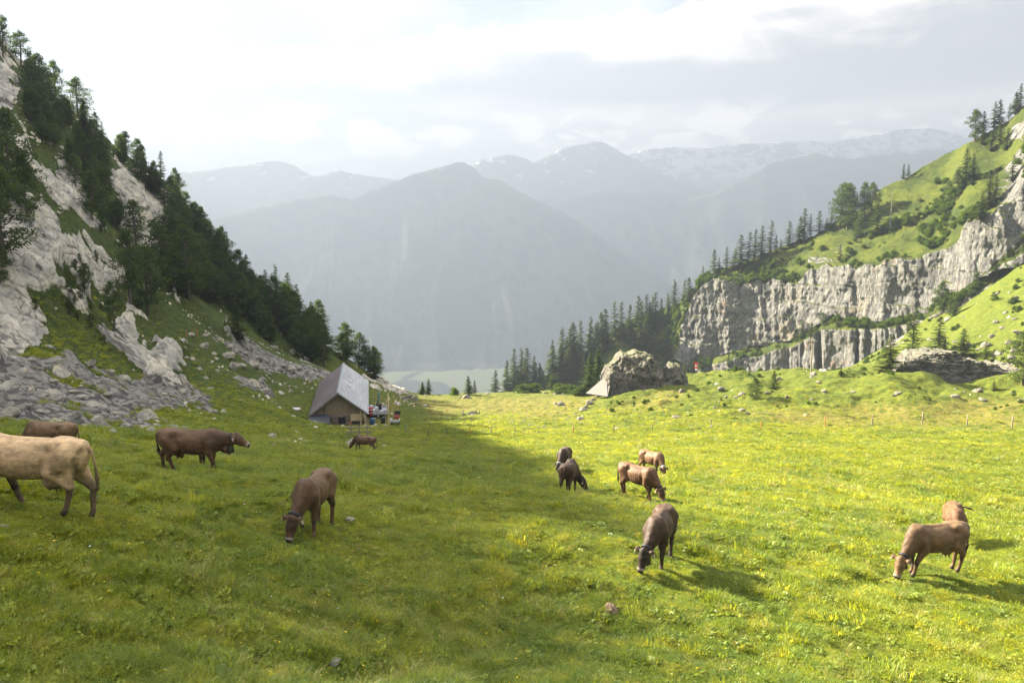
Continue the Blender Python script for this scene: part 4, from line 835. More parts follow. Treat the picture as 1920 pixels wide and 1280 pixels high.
P9, _c = pick_cells(vis * (gx > 12) * (gy > 88) * (gy < 128) * (fbm(gx / 7, gy / 5, 2, 3) > .15), 150); n9 = len(P9)
scatter('rank_growth', P9, gr_.rand(n9, 3) * (.3, .3, 6.28), np.clip(np.exp(gr_.normal(-2.05, .4, n9)), .06, .25), gr_.choice(2, n9), [b_[1] for b_ in BUSH], kind='stuff', label='rank green herbs growing on the hummocks', category='herbs')
scatter('herbs', P45, gr_.rand(n45, 3) * (.3, .3, 6.28), np.clip(np.exp(gr_.normal(-1.35, .4, n45)), .1, .6), gr_.choice(3, n45, p=[.3, .2, .5]), [b_[1] for b_ in BUSH], kind='stuff', label='dwarf shrubs scattered over the rocky slopes', category='dwarf shrubs')
# ------------------------------------------------------------------ cows: one continuous skin each, grown from a posed skeleton
import openvdb as vdb
def cow_material():
    m, t, b, o = material('cow_hide', 0.62, 0.25)
    c = attr(t, 'hide').outputs['Color']; tc = t.n('ShaderNodeTexCoord'); P = tc.outputs['Object']
    n = t.noise(t.scale(P, 1, 2, 2), 5.0, 5, 0.65); n2 = t.noise(t.scale(P, 3, 3, 1), 60, 3, 0.6)
    c = t.mix(1.0, c, t.mix(t.ramp(n, 0.3, 0.7), (0.66, 0.64, 0.62), (1.22, 1.18, 1.12)), 'MULTIPLY')
    c = t.mix(1.0, c, t.mix(n2, (0.68, 0.68, 0.68), (1.32, 1.32, 1.32)), 'MULTIPLY')
    t.L.new(c, b.inputs['Base Color'])
    b.inputs['Sheen Weight'].default_value = 0.04; b.inputs['Sheen Roughness'].default_value = 0.4
    bp = t.n('ShaderNodeBump', inp={'Height': t.m('ADD', t.m('MULTIPLY', n2, 0.12), n)}); bp.inputs['Strength'].default_value = 0.5; bp.inputs['Distance'].default_value = 0.03
    t.L.new(bp.outputs[0], b.inputs['Normal']); return m
COWM = cow_material()
EYEM = plain('cow_eye', (0.008, 0.006, 0.005), 0.15, 0.0); COLM = plain('collar_leather', (0.022, 0.022, 0.028), 0.6, 0.3, 30)
BELLM = plain('bell_iron', (0.05, 0.042, 0.035), 0.45, 0.4, 12, 0.6); TAGM = plain('yellow_ear_tag', (0.75, 0.5, 0.02), 0.4, 0.05)
STRAPM = plain('pale_strap', (0.35, 0.37, 0.42), 0.6, 0.2, 20)
def smin(a, b, k):
    h = np.clip(0.5 + 0.5 * (b - a) / k, 0, 1); return b * (1 - h) + a * h - k * h * (1 - h)
def rcone(p, a, b, ra, rb, sy=None):
    a = np.asarray(a, np.float32); b = np.asarray(b, np.float32); ab = b - a; L2 = float(ab @ ab) + 1e-9
    q = p - a; h = np.clip((q @ ab) / L2, 0, 1); r = ra + (rb - ra) * h
    return np.sqrt(((q - h[..., None] * ab) ** 2).sum(-1)) - r
def ring_mesh(R1, R2, tube, n=28, m=8):
    th = np.linspace(0, 2 * np.pi, n, endpoint=False); ph = np.linspace(0, 2 * np.pi, m, endpoint=False)
    V = [];
    for a_ in th:
        for b_ in ph:
            V.append(((R1 + tube[0] * math.cos(b_)) * math.cos(a_), (R2 + tube[0] * math.cos(b_)) * math.sin(a_), tube[1] * math.sin(b_)))
    Fc = [(i * m + j, ((i + 1) % n) * m + j, ((i + 1) % n) * m + (j + 1) % m, i * m + (j + 1) % m) for i in range(n) for j in range(m)]
    return V, Fc
def lathe_mesh(prof, n=14, sx=1.0, sy=1.0):
    V = [(r * math.cos(2 * math.pi * i / n) * sx, r * math.sin(2 * math.pi * i / n) * sy, z) for r, z in prof for i in range(n)]
    Fc = [(k * n + i, k * n + (i + 1) % n, (k + 1) * n + (i + 1) % n, (k + 1) * n + i) for k in range(len(prof) - 1) for i in range(n)]
    return V, Fc
ST = np.array([ # x, top, bottom, half width
 (-1.02,1.16,1.04,.05),(-0.98,1.30,.92,.13),(-0.90,1.37,.80,.20),(-0.74,1.405,.72,.25),(-0.55,1.40,.72,.265),(-0.38,1.365,.67,.27),(-0.15,1.35,.61,.31),
 (0.08,1.345,.595,.33),(0.28,1.35,.605,.31),(0.45,1.375,.63,.275),(0.60,1.39,.66,.235),(0.76,1.34,.72,.185),(0.88,1.22,.82,.12),(0.95,1.08,.94,.05)])
def stand_at(px, py):
    """ground point seen at a photo pixel, judged on the smooth slope so that small bumps do not move an animal"""
    Y = np.geomspace(7, 120, 900); b = (640.0 - py) / F; s = Y / (CP + b * SP); x = (px - 960.0) / F * s; z = (-SP + b * CP) * s
    i = np.nonzero(z < big_z(x, Y))[0][0]; return (float(x[i]), float(Y[i]), ground_z(x[i], Y[i]))
def make_cow(name, label, px, py, head_deg, col, head='graze', yaw=0.0, gait=(0, 0, 0, 0), tail=0.0, scale=1.0, vox=0.02, face=None, bell=None, collar=True,
             tag=False, muzzle=True, legdark=0.0, muck=0.0, tail_up=0.0, loc=None, drop=0.0, belly=0.0, seed=0, back_pale=0.0):
    g = loc or stand_at(px, py); hx, hy = math.cos(R(head_deg)), math.sin(R(head_deg))
    gz0 = g[2]; e = 0.7
    def gh(lx, ly): return (ground_z(g[0] + scale * (lx * hx - ly * hy), g[1] + scale * (lx * hy + ly * hx)) - gz0) / scale
    sl = (gh(e, 0) - gh(-e, 0)) / (2 * e); sl_side = (gh(0, .25) - gh(0, -.25)) / 0.5
    slb = sl * (.3 if head == 'walk' else .5)
    def dz(p, leg=False):
        p = np.array(p, float); hh_ = min(1, max(0, p[2] / .85)); p[2] += (sl * (1 - hh_) + slb * hh_) * p[0] - drop
        if leg: p[2] += sl_side * p[1] * np.clip(1 - p[2] / 0.9, 0, 1)
        return p
    prims = []                                                  # (kind, data, blend)
    g1, g2, g3, g4 = gait                                       # hoof offsets: front +y, front -y, hind +y, hind -y
    for s, o in ((1, g1), (-1, g2)):
        sh = (0.58, .17 * s, 1.02); el = (0.54, .19 * s, .74); kn = (0.57 + o * .55 + max(o, 0) * .12, .175 * s, .40); ft = (0.56 + o * .95, .17 * s, .13); hf = (0.60 + o, .17 * s, .035)
        P_ = [dz(q, True) for q in (sh, el, kn, ft, hf)]
        prims += [((P_[0], P_[1], .16, .115), .08), ((P_[1], P_[2], .105, .058), .05), ((P_[2], P_[3], .056, .043), .02), ((P_[3], P_[4], .043, .058), .015)]
    for s, o in ((1, g3), (-1, g4)):
        hp = (-.68, .15 * s, 1.08); st_ = (-.50 + o * .2, .19 * s, .80); hk = (-.86 + o * .75, .165 * s, .50); ft = (-.80 + o * .95, .16 * s, .14); hf = (-.75 + o, .16 * s, .035)
        P_ = [dz(q, True) for q in (hp, st_, hk, ft, hf)]
        prims += [((P_[0], P_[1], .20, .15), .09), ((P_[1], P_[2], .135, .06), .06), ((P_[0], P_[2], .13, .055), .06), ((P_[2], P_[3], .058, .044), .02), ((P_[3], P_[4], .044, .058), .015)]
    for s in (1, -1):                                           # hook bones, pin bones, shoulder blades
        prims.append(((dz((-.48, .165 * s, 1.285)), dz((-.62, .16 * s, 1.27)), .065, .07), .11))
        prims.append(((dz((-.92, .09 * s, 1.24)), dz((-.80, .13 * s, 1.20)), .055, .07), .09))
        prims.append(((dz((.60, .10 * s, 1.33)), dz((.62, .20 * s, .98)), .07, .10), .07))
    if belly: prims.append(((dz((-.5, 0, .64)), dz((-.36, 0, .60)), .14 * belly, .15 * belly), .05))
    if belly:
        for s in (1, -1):
            prims.append(((dz((-.44, .06 * s, .52)), dz((-.44, .06 * s, .43)), .022, .018), .015)); prims.append(((dz((-.32, .055 * s, .50)), dz((-.32, .055 * s, .43)), .02, .016), .015))
    prims.append(((dz((-.30, 0, 1.31)), dz((.45, 0, 1.33)), .05, .06), .06))       # spine
    # neck and head
    N0 = np.array((.66, 0, 1.12)); ya = R(yaw)
    if head == 'graze': poll = np.array((1.20, 0, .62)); fd = np.array((.36, 0, -.93))
    elif head == 'walk': poll = np.array((1.30, 0, 1.20)); fd = np.array((.80, 0, -.60))
    else: poll = np.array((1.28, 0, .92)); fd = np.array((.70, 0, -.70))
    rot = Matrix.Rotation(ya, 3, 'Z')
    pv = Vector(poll - N0); pv = rot @ pv; poll = N0 + np.array(pv)
    fd = np.array(Matrix.Rotation(ya * 1.35, 3, 'Z') @ Vector(fd)); fd /= np.linalg.norm(fd)
    poll = dz(poll); N0 = dz(N0)
    if head == 'graze':                                         # lower the head until the muzzle meets the grass
        mz = poll + fd * .50; wx = g[0] + scale * (mz[0] * hx - mz[1] * hy); wy = g[1] + scale * (mz[0] * hy + mz[1] * hx)
        poll[2] -= mz[2] - (ground_z(wx, wy) - gz0) / scale - 0.05
    side = np.cross(fd, (0, 0, 1.0)); side /= np.linalg.norm(side); upv = np.cross(side, fd)     # upv: towards the forehead
    if upv[2] < 0 and head != 'graze': upv = -upv
    if head == 'graze' and upv @ np.array((math.cos(ya), math.sin(ya), 0.4)) < 0: upv = -upv
    hd = lambda a_, b_, c_=0.0: poll + fd * a_ + upv * b_ + side * c_
    mid = (N0 + poll) / 2
    nk = poll - N0; nk /= np.linalg.norm(nk)
    prims += [((N0 + (0, 0, .10), hd(-.02, -.03), .17, .085), .10), ((N0 + (0, 0, -.14), hd(.05, -.16), .17, .075), .10), ((N0 + (-.12, 0, .0), mid + (0, 0, -.06), .24, .125), .10),
              ((N0 + (0.02, 0, -.30), mid + (0, 0, -.2), .09, .05), .07)]
    prims += [((hd(0, 0), hd(.16, -.01), .118, .118), .05), ((hd(.10, .0, .045), hd(.22, .0, .035), .075, .06), .04), ((hd(.10, .0, -.045), hd(.22, .0, -.035), .075, .06), .04),
              ((hd(.14, -.045), hd(.38, -.02), .115, .080), .05), ((hd(.20, .005), hd(.40, -.0), .078, .066), .04), ((hd(.41, -.012, .028), hd(.455, -.02, .026), .074, .062), .03),
              ((hd(.41, -.012, -.028), hd(.455, -.02, -.026), .074, .062), .03), ((hd(.05, -.11), hd(.28, -.11), .09, .055), .05), ((hd(-.04, .06), hd(.03, .06), .06, .055), .03)]
    ears = []
    for s in (1, -1):
        e0 = hd(-.0, .0, .09 * s); e1 = hd(-.02, -.01, .20 * s) + np.array((0, 0, .01)); e2 = hd(.03, -.015, .28 * s) + np.array((0, 0, -.035)); ears.append((e0, e1, e2))
        prims += [((e0, e1, .036, .060), .02), ((e1, e2, .060, .022), .02)]
    # tail
    tp = [(-.96, 0, 1.30), (-1.06, tail * .1, 1.16), (-1.085 - tail_up * .3, tail * .35, .92 + tail_up * .28), (-1.08 - tail_up * .35, tail * .7, .66 + tail_up * .62), (-1.05 - tail_up * .4, tail * .95, .42 + tail_up * .9)]
    tp = [dz(q) for q in tp]
    prims += [((tp[0], tp[1], .045, .03), .04), ((tp[1], tp[2], .027, .022), .01), ((tp[2], tp[3], .022, .032), .01), ((tp[3], tp[4], .042, .014), .01)]
    allp = np.array([q for pr, k in prims for q in pr[:2]])
    lo = np.minimum(allp.min(0), (-1.1, -.45, 0)) - .12; hi = np.maximum(allp.max(0), (1, .45, 1.4 + abs(sl))) + .24
    nn = np.ceil((hi - lo) / vox).astype(int)
    ax = [lo[i] + vox * np.arange(nn[i]) for i in range(3)]
    G = np.stack(np.meshgrid(*ax, indexing='ij'), -1).astype(np.float32)
    x = G[..., 0]; y = G[..., 1]; z = G[..., 2] - slb * x + drop
    tz, bz, w = (np.interp(x, ST[:, 0], ST[:, i]) for i in (1, 2, 3))
    ribs = 0.0035 * np.cos(x * 2 * np.pi / .105 + z * 2.0) * sstep(-.40, -.25, x) * sstep(.42, .3, x)
    hollow = .045 * np.exp(-((x + .30) / .11) ** 2 - ((z - 1.20) / .10) ** 2) + .03 * np.exp(-((x - .40) / .07) ** 2 - ((z - .95) / .2) ** 2)
    hollow = hollow + .035 * np.exp(-((x + .33 + .25 * (z - .9)) / .05) ** 2 - ((z - .92) / .22) ** 2) + .02 * np.exp(-((x - .74 + .5 * (z - 1)) / .05) ** 2 - ((z - 1.05) / .2) ** 2)
    w = w * (1 + (.10 if belly else 0) * np.exp(-((x) / .4) ** 2)) - hollow + ribs
    zc = bz + (tz - bz) * .50; h = (tz - bz) / 2
    u = np.abs((z - zc) / h); q = np.abs(y / w)
    ex = np.where(z > zc, 1.85, 2.3)
    rr_ = (u ** 2.1 + q ** ex) ** (1 / 2.05)
    D = (rr_ - 1) * np.minimum(h, w) * .92
    D = np.where((x < -1.02) | (x > .95), np.maximum(D, .03), D)
    for pr, k in prims:
        a_, b_ = np.asarray(pr[0]), np.asarray(pr[1]); rm_ = max(pr[2], pr[3]) + k + .06
        i0 = np.maximum(((np.minimum(a_, b_) - rm_ - lo) / vox).astype(int), 0); i1 = np.minimum(((np.maximum(a_, b_) + rm_ - lo) / vox).astype(int) + 2, nn)
        sl_ = tuple(slice(i0[i], i1[i]) for i in range(3)); sub = rcone(G[sl_], *pr); D[sl_] = smin(D[sl_], sub, k)
    # nostril dents are colour only; skin wrinkles come from the material
    grid = vdb.FloatGrid(0.3); grid.copyFromArray(np.ascontiguousarray(D.astype(np.float32)))
    pts, tri, quads = grid.convertToPolygons(isovalue=0.0)
    V = pts.astype(float) * vox + lo
    vx, vy, vz = V[:, 0], V[:, 1], V[:, 2] - slb * V[:, 0] + drop
    base = np.array(col, float) * ((.97, .86, .68) if vox == .016 else (.80, .675, .50)); Cc = np.tile(base, (len(V), 1))
    def blend(c, w_): 
        nonlocal Cc
        w_ = np.clip(w_, 0, 1)[:, None]; Cc = Cc * (1 - w_) + np.array(c, float) * w_
    dark = base * (.50, .47, .45); pale = np.minimum(base * 1.9 + .06, .62)
    blend(pale * (1, .93, .85), .55 * sstep(.80, .62, vz) * sstep(.18, .02, np.abs(vy)) * sstep(-.9, -.7, vx) * sstep(.9, .6, vx))      # belly and udder
    blend(dark, .55 * sstep(.45, .85, vx) * (vz > .3) )
    blend(dark, (.35 + .5 * legdark) * sstep(.62, .35, vz) * (np.abs(vy) > .05))
    blend(base * .62, .55 * sstep(-.05, .45, fbm(vx * 1.8, vy * 1.8 + seed, vz * 1.8, 3)))
    if back_pale: blend(np.minimum(base * 1.35, .7), back_pale * sstep(1.22, 1.36, vz))
    else: blend(base * 1.5 + .02, .35 * sstep(1.30, 1.40, vz) * (vx < .3))
    if muck:
        mk = fbm(vx * 3.2, vy * 3 + seed, vz * 3.2, 4, .6); blend((.06, .045, .03), muck * .8 * sstep(.15, .75, mk) * sstep(-.1, -.5, vx)); blend((.055, .042, .03), muck * sstep(.62, .42, vz + .12 * mk))
    rel = V - poll; fa = rel @ fd; fu = rel @ upv; fs = rel @ side
    onhead = (fa > -.14) & (fa < .62) & (np.abs(fs) < .17) & (fu > -.22) & (fu < .2)
    fcol = np.array(np.array(face) * (.80, .675, .50) if face is not None else base * .75)
    blend(fcol, onhead * 1.0 * sstep(-.14, -.04, fa))
    blend(fcol * .55, onhead * sstep(.03, .07, fu) * sstep(.3, .2, fa) * .8)
    if muzzle: blend((.24, .215, .185), onhead * sstep(.385, .41, fa))
    blend((.02, .018, .018), onhead * sstep(.455, .475, fa + .3 * np.maximum(fu, -.02)))
    for e0, e1, e2 in ears:
        d = e2 - e0; L = np.linalg.norm(d); d /= L; r_ = V - e0; k = r_ @ d; dist = np.linalg.norm(r_ - k[:, None] * d, axis=1)
        blend((.34, .29, .22), ((k > .05) & (k < L + .05) & (dist < .075)) * sstep(.04, .14, k) * np.where(fu < 0.01, .95, .5))
    td = np.minimum.reduce([np.linalg.norm(V - (tp[3] * (1 - k) + tp[4] * k), axis=1) for k in np.linspace(-.6, 1, 8)]); blend(base * .3, sstep(.10, .05, td) * .9)
    hoof = np.zeros(len(V))
    for pr, k in prims[:18]:
        if pr[3] == .058: hoof = np.maximum(hoof, sstep(.10, .075, np.linalg.norm(V - pr[1], axis=1)) * (V[:, 2] < pr[1][2] + .035))
    blend((.035, .028, .022), hoof)
    me = mesh_np(name, V, quads[:, ::-1] if True else quads, COWM, cols=dict(hide=Cc))
    o = link(name, me, None, (g[0], g[1], gz0), (0, 0, R(head_deg)), label=label, category='cow', group='brown dairy cows on the pasture')
    o.scale = (scale * 1.0, scale, scale * .985)
    for s in (1, -1):
        bm = bmesh.new(); bmesh.ops.create_uvsphere(bm, u_segments=10, v_segments=8, radius=.024); em = bpy.data.meshes.new('eye'); bm.to_mesh(em); bm.free()
        em.materials.append(EYEM); em.polygons.foreach_set('use_smooth', [True] * len(em.polygons)); link('eye', em, o, tuple(hd(.17, .035, .105 * s)))
    if collar:
        cc = N0 + (poll - N0) * .80 + upv * 0 + np.array((0, 0, -.035)); V2, F2 = ring_mesh(.125, .155, (.010, .034))
        q = Vector(nk).to_track_quat('Z', 'Y'); c_ = link('collar', mesh_np('collar', V2, F2, STRAPM if collar == 'pale' else COLM), o, tuple(cc)); c_.rotation_mode = 'QUATERNION'; 
        # long axis of the band follows the depth of the neck
        zax = Vector(nk); yax = Vector((0, 0, 1)) - zax * zax.z
        if yax.length < .2: yax = Vector(tuple(-upv))
        yax.normalize(); xax = yax.cross(zax).normalized(); Mx = Matrix((xax, yax, zax)).transposed(); c_.rotation_quaternion = Mx.to_quaternion()
        if bell:
            prof = [(0.0, .0), (.045, -.005), (.062, -.03), (.075, -.09), (.082, -.15), (.078, -.175), (.070, -.175), (.07, -.10), (.0, -.04)]
            V3, F3 = lathe_mesh([(r * bell, z_ * bell) for r, z_ in prof], 14, 1.0, .72)
            bm_ = link('bell', mesh_np('bell', V3, F3, BELLM), c_); 
            wp = (poll * .72 + N0 * .28) + np.array((0, 0, -.20 - .02)); 
            Mi = (Matrix.Translation(Vector(cc)) @ c_.rotation_quaternion.to_matrix().to_4x4()).inverted()
            bm_.matrix_local = Mi @ Matrix.Translation(Vector(wp))
    if tag:
        e0, e1, e2 = ears[tag > 0]; bx = bpy.data.meshes.new('ear_tag'); bm = bmesh.new(); bmesh.ops.create_cube(bm, size=1); bmesh.ops.bevel(bm, geom=bm.edges[:], offset=.15, segments=2, affect='EDGES')
        for v_ in bm.verts: v_.co = Vector((v_.co.x * .055, v_.co.y * .012, v_.co.z * .06))
        bm.to_mesh(bx); bm.free(); bx.materials.append(TAGM); tg = link('ear_tag', bx, o, tuple(e1 + upv * .035 + np.array((0, 0, -.03)))); tg.rotation_euler = (0, 0, R(60))
    return o
BR = (.135, .085, .050); DK = (.062, .040, .026); TN = (.20, .135, .082); RD = (.125, .072, .038)
cows = [
 dict(name='cow', label='pale tan cow with full udder walking out of the frame below the scree', px=66, py=953, head_deg=182, col=(.41, .325, .225), head='walk', gait=(.16, -.24, .16, -.14), belly=1.15, legdark=.5, muck=.75, vox=.016, back_pale=.5, tail=-.15, scale=.97),
 dict(name='cow', label='brown cow of which only the back shows above the pale tan cow', px=99, py=861, head_deg=176, col=(.16,.115,.075), head='graze', vox=.026, scale=.86),
 dict(name='cow', label='dark brown cow with large round bell walking across the shaded slope', px=364, py=889, head_deg=2, col=(.115,.073,.045), head='walk', gait=(-.10, .14, -.18, .26), belly=.8, bell=1.5, legdark=.2, vox=.018, face=(.12,.075,.045), tail=.25, seed=3, scale=1.07),
 dict(name='cow', label='brown cow almost hidden behind the walking cow with the large bell', px=352, py=873, head_deg=4, col=(.15,.10,.06), head='mid', vox=.026, scale=.95, seed=4),
 dict(name='cow', label='brown cow with pale ears and white muzzle grazing towards the viewer in shaded grass', px=592, py=988, head_deg=-94, col=(.125,.082,.050), head='graze', yaw=-12, gait=(.05, -.12, .05, .12), vox=.015, tag=1, seed=5, face=(.075,.047,.032)),
 dict(name='cow', label='small looking brown cow grazing between the hut and a white rock', px=684, py=846, head_deg=172, col=(.12,.08,.055), head='graze', gait=(.15, -.1, -.15, .1), vox=.03, seed=6, collar=False, scale=.96),
 dict(name='cow', label='dark brown cow standing behind the darkest cow in the sunny middle of the pasture', px=1058, py=888, head_deg=-104, col=DK, head='graze', vox=.025, yaw=-14, seed=7, collar='pale'),
 dict(name='cow', label='darkest cow seen from behind, its lowered head reaching out to one side in the sun', px=1066, py=925, head_deg=76, col=(.055,.032,.02), head='graze', yaw=-66, gait=(.0, .08, -.1, .1), vox=.02, seed=8, tail=.1),
 dict(name='cow', label='reddish brown cow with visible ribs grazing just beyond the dark cow with the bell', px=1196, py=935, head_deg=-50, col=RD, head='graze', gait=(-.2, .2, -.05, .15), vox=.019, bell=.7, seed=9, yaw=-6),
 dict(name='cow', label='thin light brown cow, the most distant of the cows grazing in the sun', px=1222, py=890, head_deg=-58, col=(.16,.098,.055), head='graze', yaw=-22, vox=.026, collar='pale', seed=10),
 dict(name='cow', label='very dark cow with big hanging bell and white muzzle grazing in the sun', px=1236, py=1048, head_deg=-112, col=(.06,.038,.026), head='graze', yaw=-16, gait=(.05, -.12, .05, -.05), vox=.015, bell=1.5, legdark=.7, seed=11, face=(.03,.02,.015), back_pale=.4, tag=1),
 dict(name='cow', label='broad brown cow with yellow ear tag at the sunny end of the herd', px=1748, py=1080, head_deg=195, col=(.14,.098,.06), head='graze', yaw=14, gait=(.22, -.05, .1, -.05), vox=.015, bell=1.2, tag=-1, seed=12, belly=.9, face=(.20,.14,.09), scale=1.03),
 dict(name='cow', label='brown cow facing the viewer behind the broad grey-brown cow, tail swung out sideways', px=1787, py=1008, head_deg=-116, col=(.15,.088,.048), head='graze', vox=.018, tail=.75, tail_up=.65, collar='pale', seed=13),
]
COWAT = [tuple(make_cow(**c_).location) for c_ in cows]
# ------------------------------------------------------------------ hut, fences, cross and the small things of the alp
def bxm(parts):
    """parts: (centre, size, rotation about z / matrix) -> verts, quads of bevelled-edge boxes"""
    V, Fc = [], []
    for p in parts:
        c, s = Vector(p[0]), p[1]; M_ = p[2] if len(p) > 2 else Matrix.Identity(3); o = len(V)
        for k in range(8): V.append(tuple(c + M_ @ Vector(((k & 1) - .5, ((k >> 1) & 1) - .5, ((k >> 2) & 1) - .5)) * 0 + c * 0 + M_ @ Vector((((k & 1) - .5) * s[0], (((k >> 1) & 1) - .5) * s[1], (((k >> 2) & 1) - .5) * s[2]))))
        Fc += [tuple(o + i for i in f) for f in ((0,2,3,1),(4,5,7,6),(0,1,5,4),(2,6,7,3),(0,4,6,2),(1,3,7,5))]
    return V, Fc
def boxes(name, parts, mat, parent=None, bevel=0.0, **kw):
    V, Fc = bxm(parts); me = mesh_np(name, V, Fc, mat, False); o = link(name, me, parent, **kw)
    if bevel: md = o.modifiers.new('bevel', 'BEVEL'); md.width = bevel; md.segments = 1
    return o
RZ = lambda a: Matrix.Rotation(a, 3, 'Z'); RX = lambda a: Matrix.Rotation(a, 3, 'X'); RY = lambda a: Matrix.Rotation(a, 3, 'Y')
WOOD = plain('weathered_wood', (0.20, 0.165, 0.12), 0.85, 0.35, 6, 0, .01); WOODP = plain('pale_wood', (0.42, 0.33, 0.19), 0.8, 0.25, 6); WOODD = plain('old_planks', (0.11, 0.085, 0.06), 0.9, 0.4, 5, 0, .01)
SIDING = plain('wood_siding', (0.20, 0.155, 0.095), 0.85, 0.35, 1.5); DARK = plain('dark_opening', (0.008, 0.008, 0.009), 0.9, .1); WHITE = plain('white_paint', (0.36, 0.365, 0.375), 0.5, 0.12, 5)
REDP = plain('red_barrel_paint', (0.22, 0.018, 0.02), 0.45, 0.2, 8); BLUEP = plain('blue_barrel_plastic', (0.02, 0.06, 0.12), 0.4, 0.2, 8); GREENP = plain('green_metal', (0.10, 0.17, 0.13), 0.6, 0.3, 6); GREYP = plain('grey_metal', (0.30, 0.31, 0.32), 0.45, 0.25, 5, .5)
ORG = plain('orange_paint', (0.32, 0.11, 0.04), 0.7, 0.2, 5); DKM = plain('black_rubber', (0.015, 0.015, 0.016), 0.7, .2, 10)
def stone_wall_mat():
    m, t, b, o = material('rubble_wall', .95, .1); tc = t.n('ShaderNodeTexCoord'); P = tc.outputs['Object']; v_ = t.n('ShaderNodeTexVoronoi'); t.L.new(t.scale(P, 3, 3, 5), v_.inputs['Vector']); v_.inputs['Scale'].default_value = 1.0
    e_ = t.n('ShaderNodeTexVoronoi', feature='DISTANCE_TO_EDGE'); t.L.new(t.scale(P, 3, 3, 5), e_.inputs['Vector']); e_.inputs['Scale'].default_value = 1.0
    c = t.mix(t.n('ShaderNodeSeparateColor', inp={0: v_.outputs['Color']}).outputs[0], (.12, .10, .08), (.26, .22, .18)); c = t.mix(t.ramp(e_.outputs['Distance'], .0, .1), (.05, .04, .035), c); t.L.new(c, b.inputs['Base Color'])
    bp = t.n('ShaderNodeBump', inp={'Height': e_.outputs['Distance']}); bp.inputs['Distance'].default_value = .1; t.L.new(bp.outputs[0], b.inputs['Normal']); return m
RUB = stone_wall_mat()
def sheet_mat(name, c1, c2, rust=0.0):
    m, t, b, o = material(name, .45, .5); tc = t.n('ShaderNodeTexCoord'); P = tc.outputs['Object']; br = t.n('ShaderNodeTexBrick'); t.L.new(P, br.inputs['Vector'])
    br.inputs['Scale'].default_value = 1.0; br.inputs['Brick Width'].default_value = .8; br.inputs['Row Height'].default_value = 3.6; br.inputs['Mortar Size'].default_value = .02; br.inputs['Color1'].default_value = (*c1, 1); br.inputs['Color2'].default_value = (*c2, 1); br.inputs['Mortar'].default_value = tuple(k * .6 for k in c1) + (1,)
    n = t.noise(t.scale(P, 1, .4, 1), 1.1, 6, .7); c = t.mix(t.m('MULTIPLY', t.ramp(n, .5, .66), rust), br.outputs[0], (.13, .085, .07)); t.L.new(c, b.inputs['Base Color']); b.inputs['Metallic'].default_value = .25; return m
ROOFL = sheet_mat('dull_violet_roof_sheet', (.10, .082, .085), (.14, .115, .12), .8); ROOFR = sheet_mat('bright_grey_roof_sheet', (.27, .275, .28), (.36, .365, .37), .3)
g0 = PX(636, 803, 93.5); gzh = ground_z(g0[0], g0[1]); HB = -24.42
hut = empty('alpine_hut', (g0[0], g0[1], HB), math.atan2(.186, .98), label='old cattle hut with bright sheet roof and wooden gable at the foot of the slope', category='hut')
HW, HL, EZ, RZh = 3.35, 21.5, 1.95, 4.5          # half width, length, eaves and ridge height
def corr(name, sgn, mat):
    """corrugated roof half: ribs run from ridge to eave"""
    ny = 300; ys = np.linspace(-.75, HL + .3, ny); us = np.linspace(0, 1, 12); V = []
    for u_ in us:
        for k, y in enumerate(ys):
            x = sgn * u_ * (HW + .42); z = RZh - (RZh - EZ) / HW * abs(x) + .07 * max(0, math.cos(2 * math.pi * y / .9)) ** 4; V.append((x, y, z + .05))
    n_ = len(V); V += [(x, y, z - .07) for x, y, z in V]; f = grid_faces(12, ny); Fc = np.concatenate([f if sgn < 0 else f[:, ::-1], (f + n_)[:, ::-1] if sgn < 0 else f + n_])
    rim = []
    ids = [i for i in range(ny)] + [ny * (j + 1) + ny - 1 for j in range(11)] + [ny * 11 + i for i in range(ny - 2, -1, -1)] + [ny * j for j in range(10, 0, -1)]
    for a_, b_ in zip(ids, ids[1:] + ids[:1]): rim.append((a_, b_, b_ + n_, a_ + n_))
    return link(name, mesh_np(name, V, np.concatenate([Fc, np.array(rim)]), mat, False), hut)
r1 = corr('roof_panel', -1, ROOFL); r1['label'] = 'dull reddish grey half of the roof'; r2 = corr('roof_panel', 1, ROOFR); r2['label'] = 'bright grey ribbed half of the roof'
boxes('skylight', [((1.25, 12.2, 3.68), (.5, 1.5, .03), RY(math.atan((RZh - EZ) / HW)))], WHITE, r2); boxes('skylight', [((1.25, 8.6, 3.68), (.5, 1.5, .03), RY(math.atan((RZh - EZ) / HW)))], WHITE, r2)
boxes('ridge_cap', [((-.10, HL / 2 - .2, RZh + .085), (.24, HL + 1.1, .02), RY(-.6)), ((.10, HL / 2 - .2, RZh + .088), (.24, HL + 1.1, .02), RY(.6))], GREYP, hut)
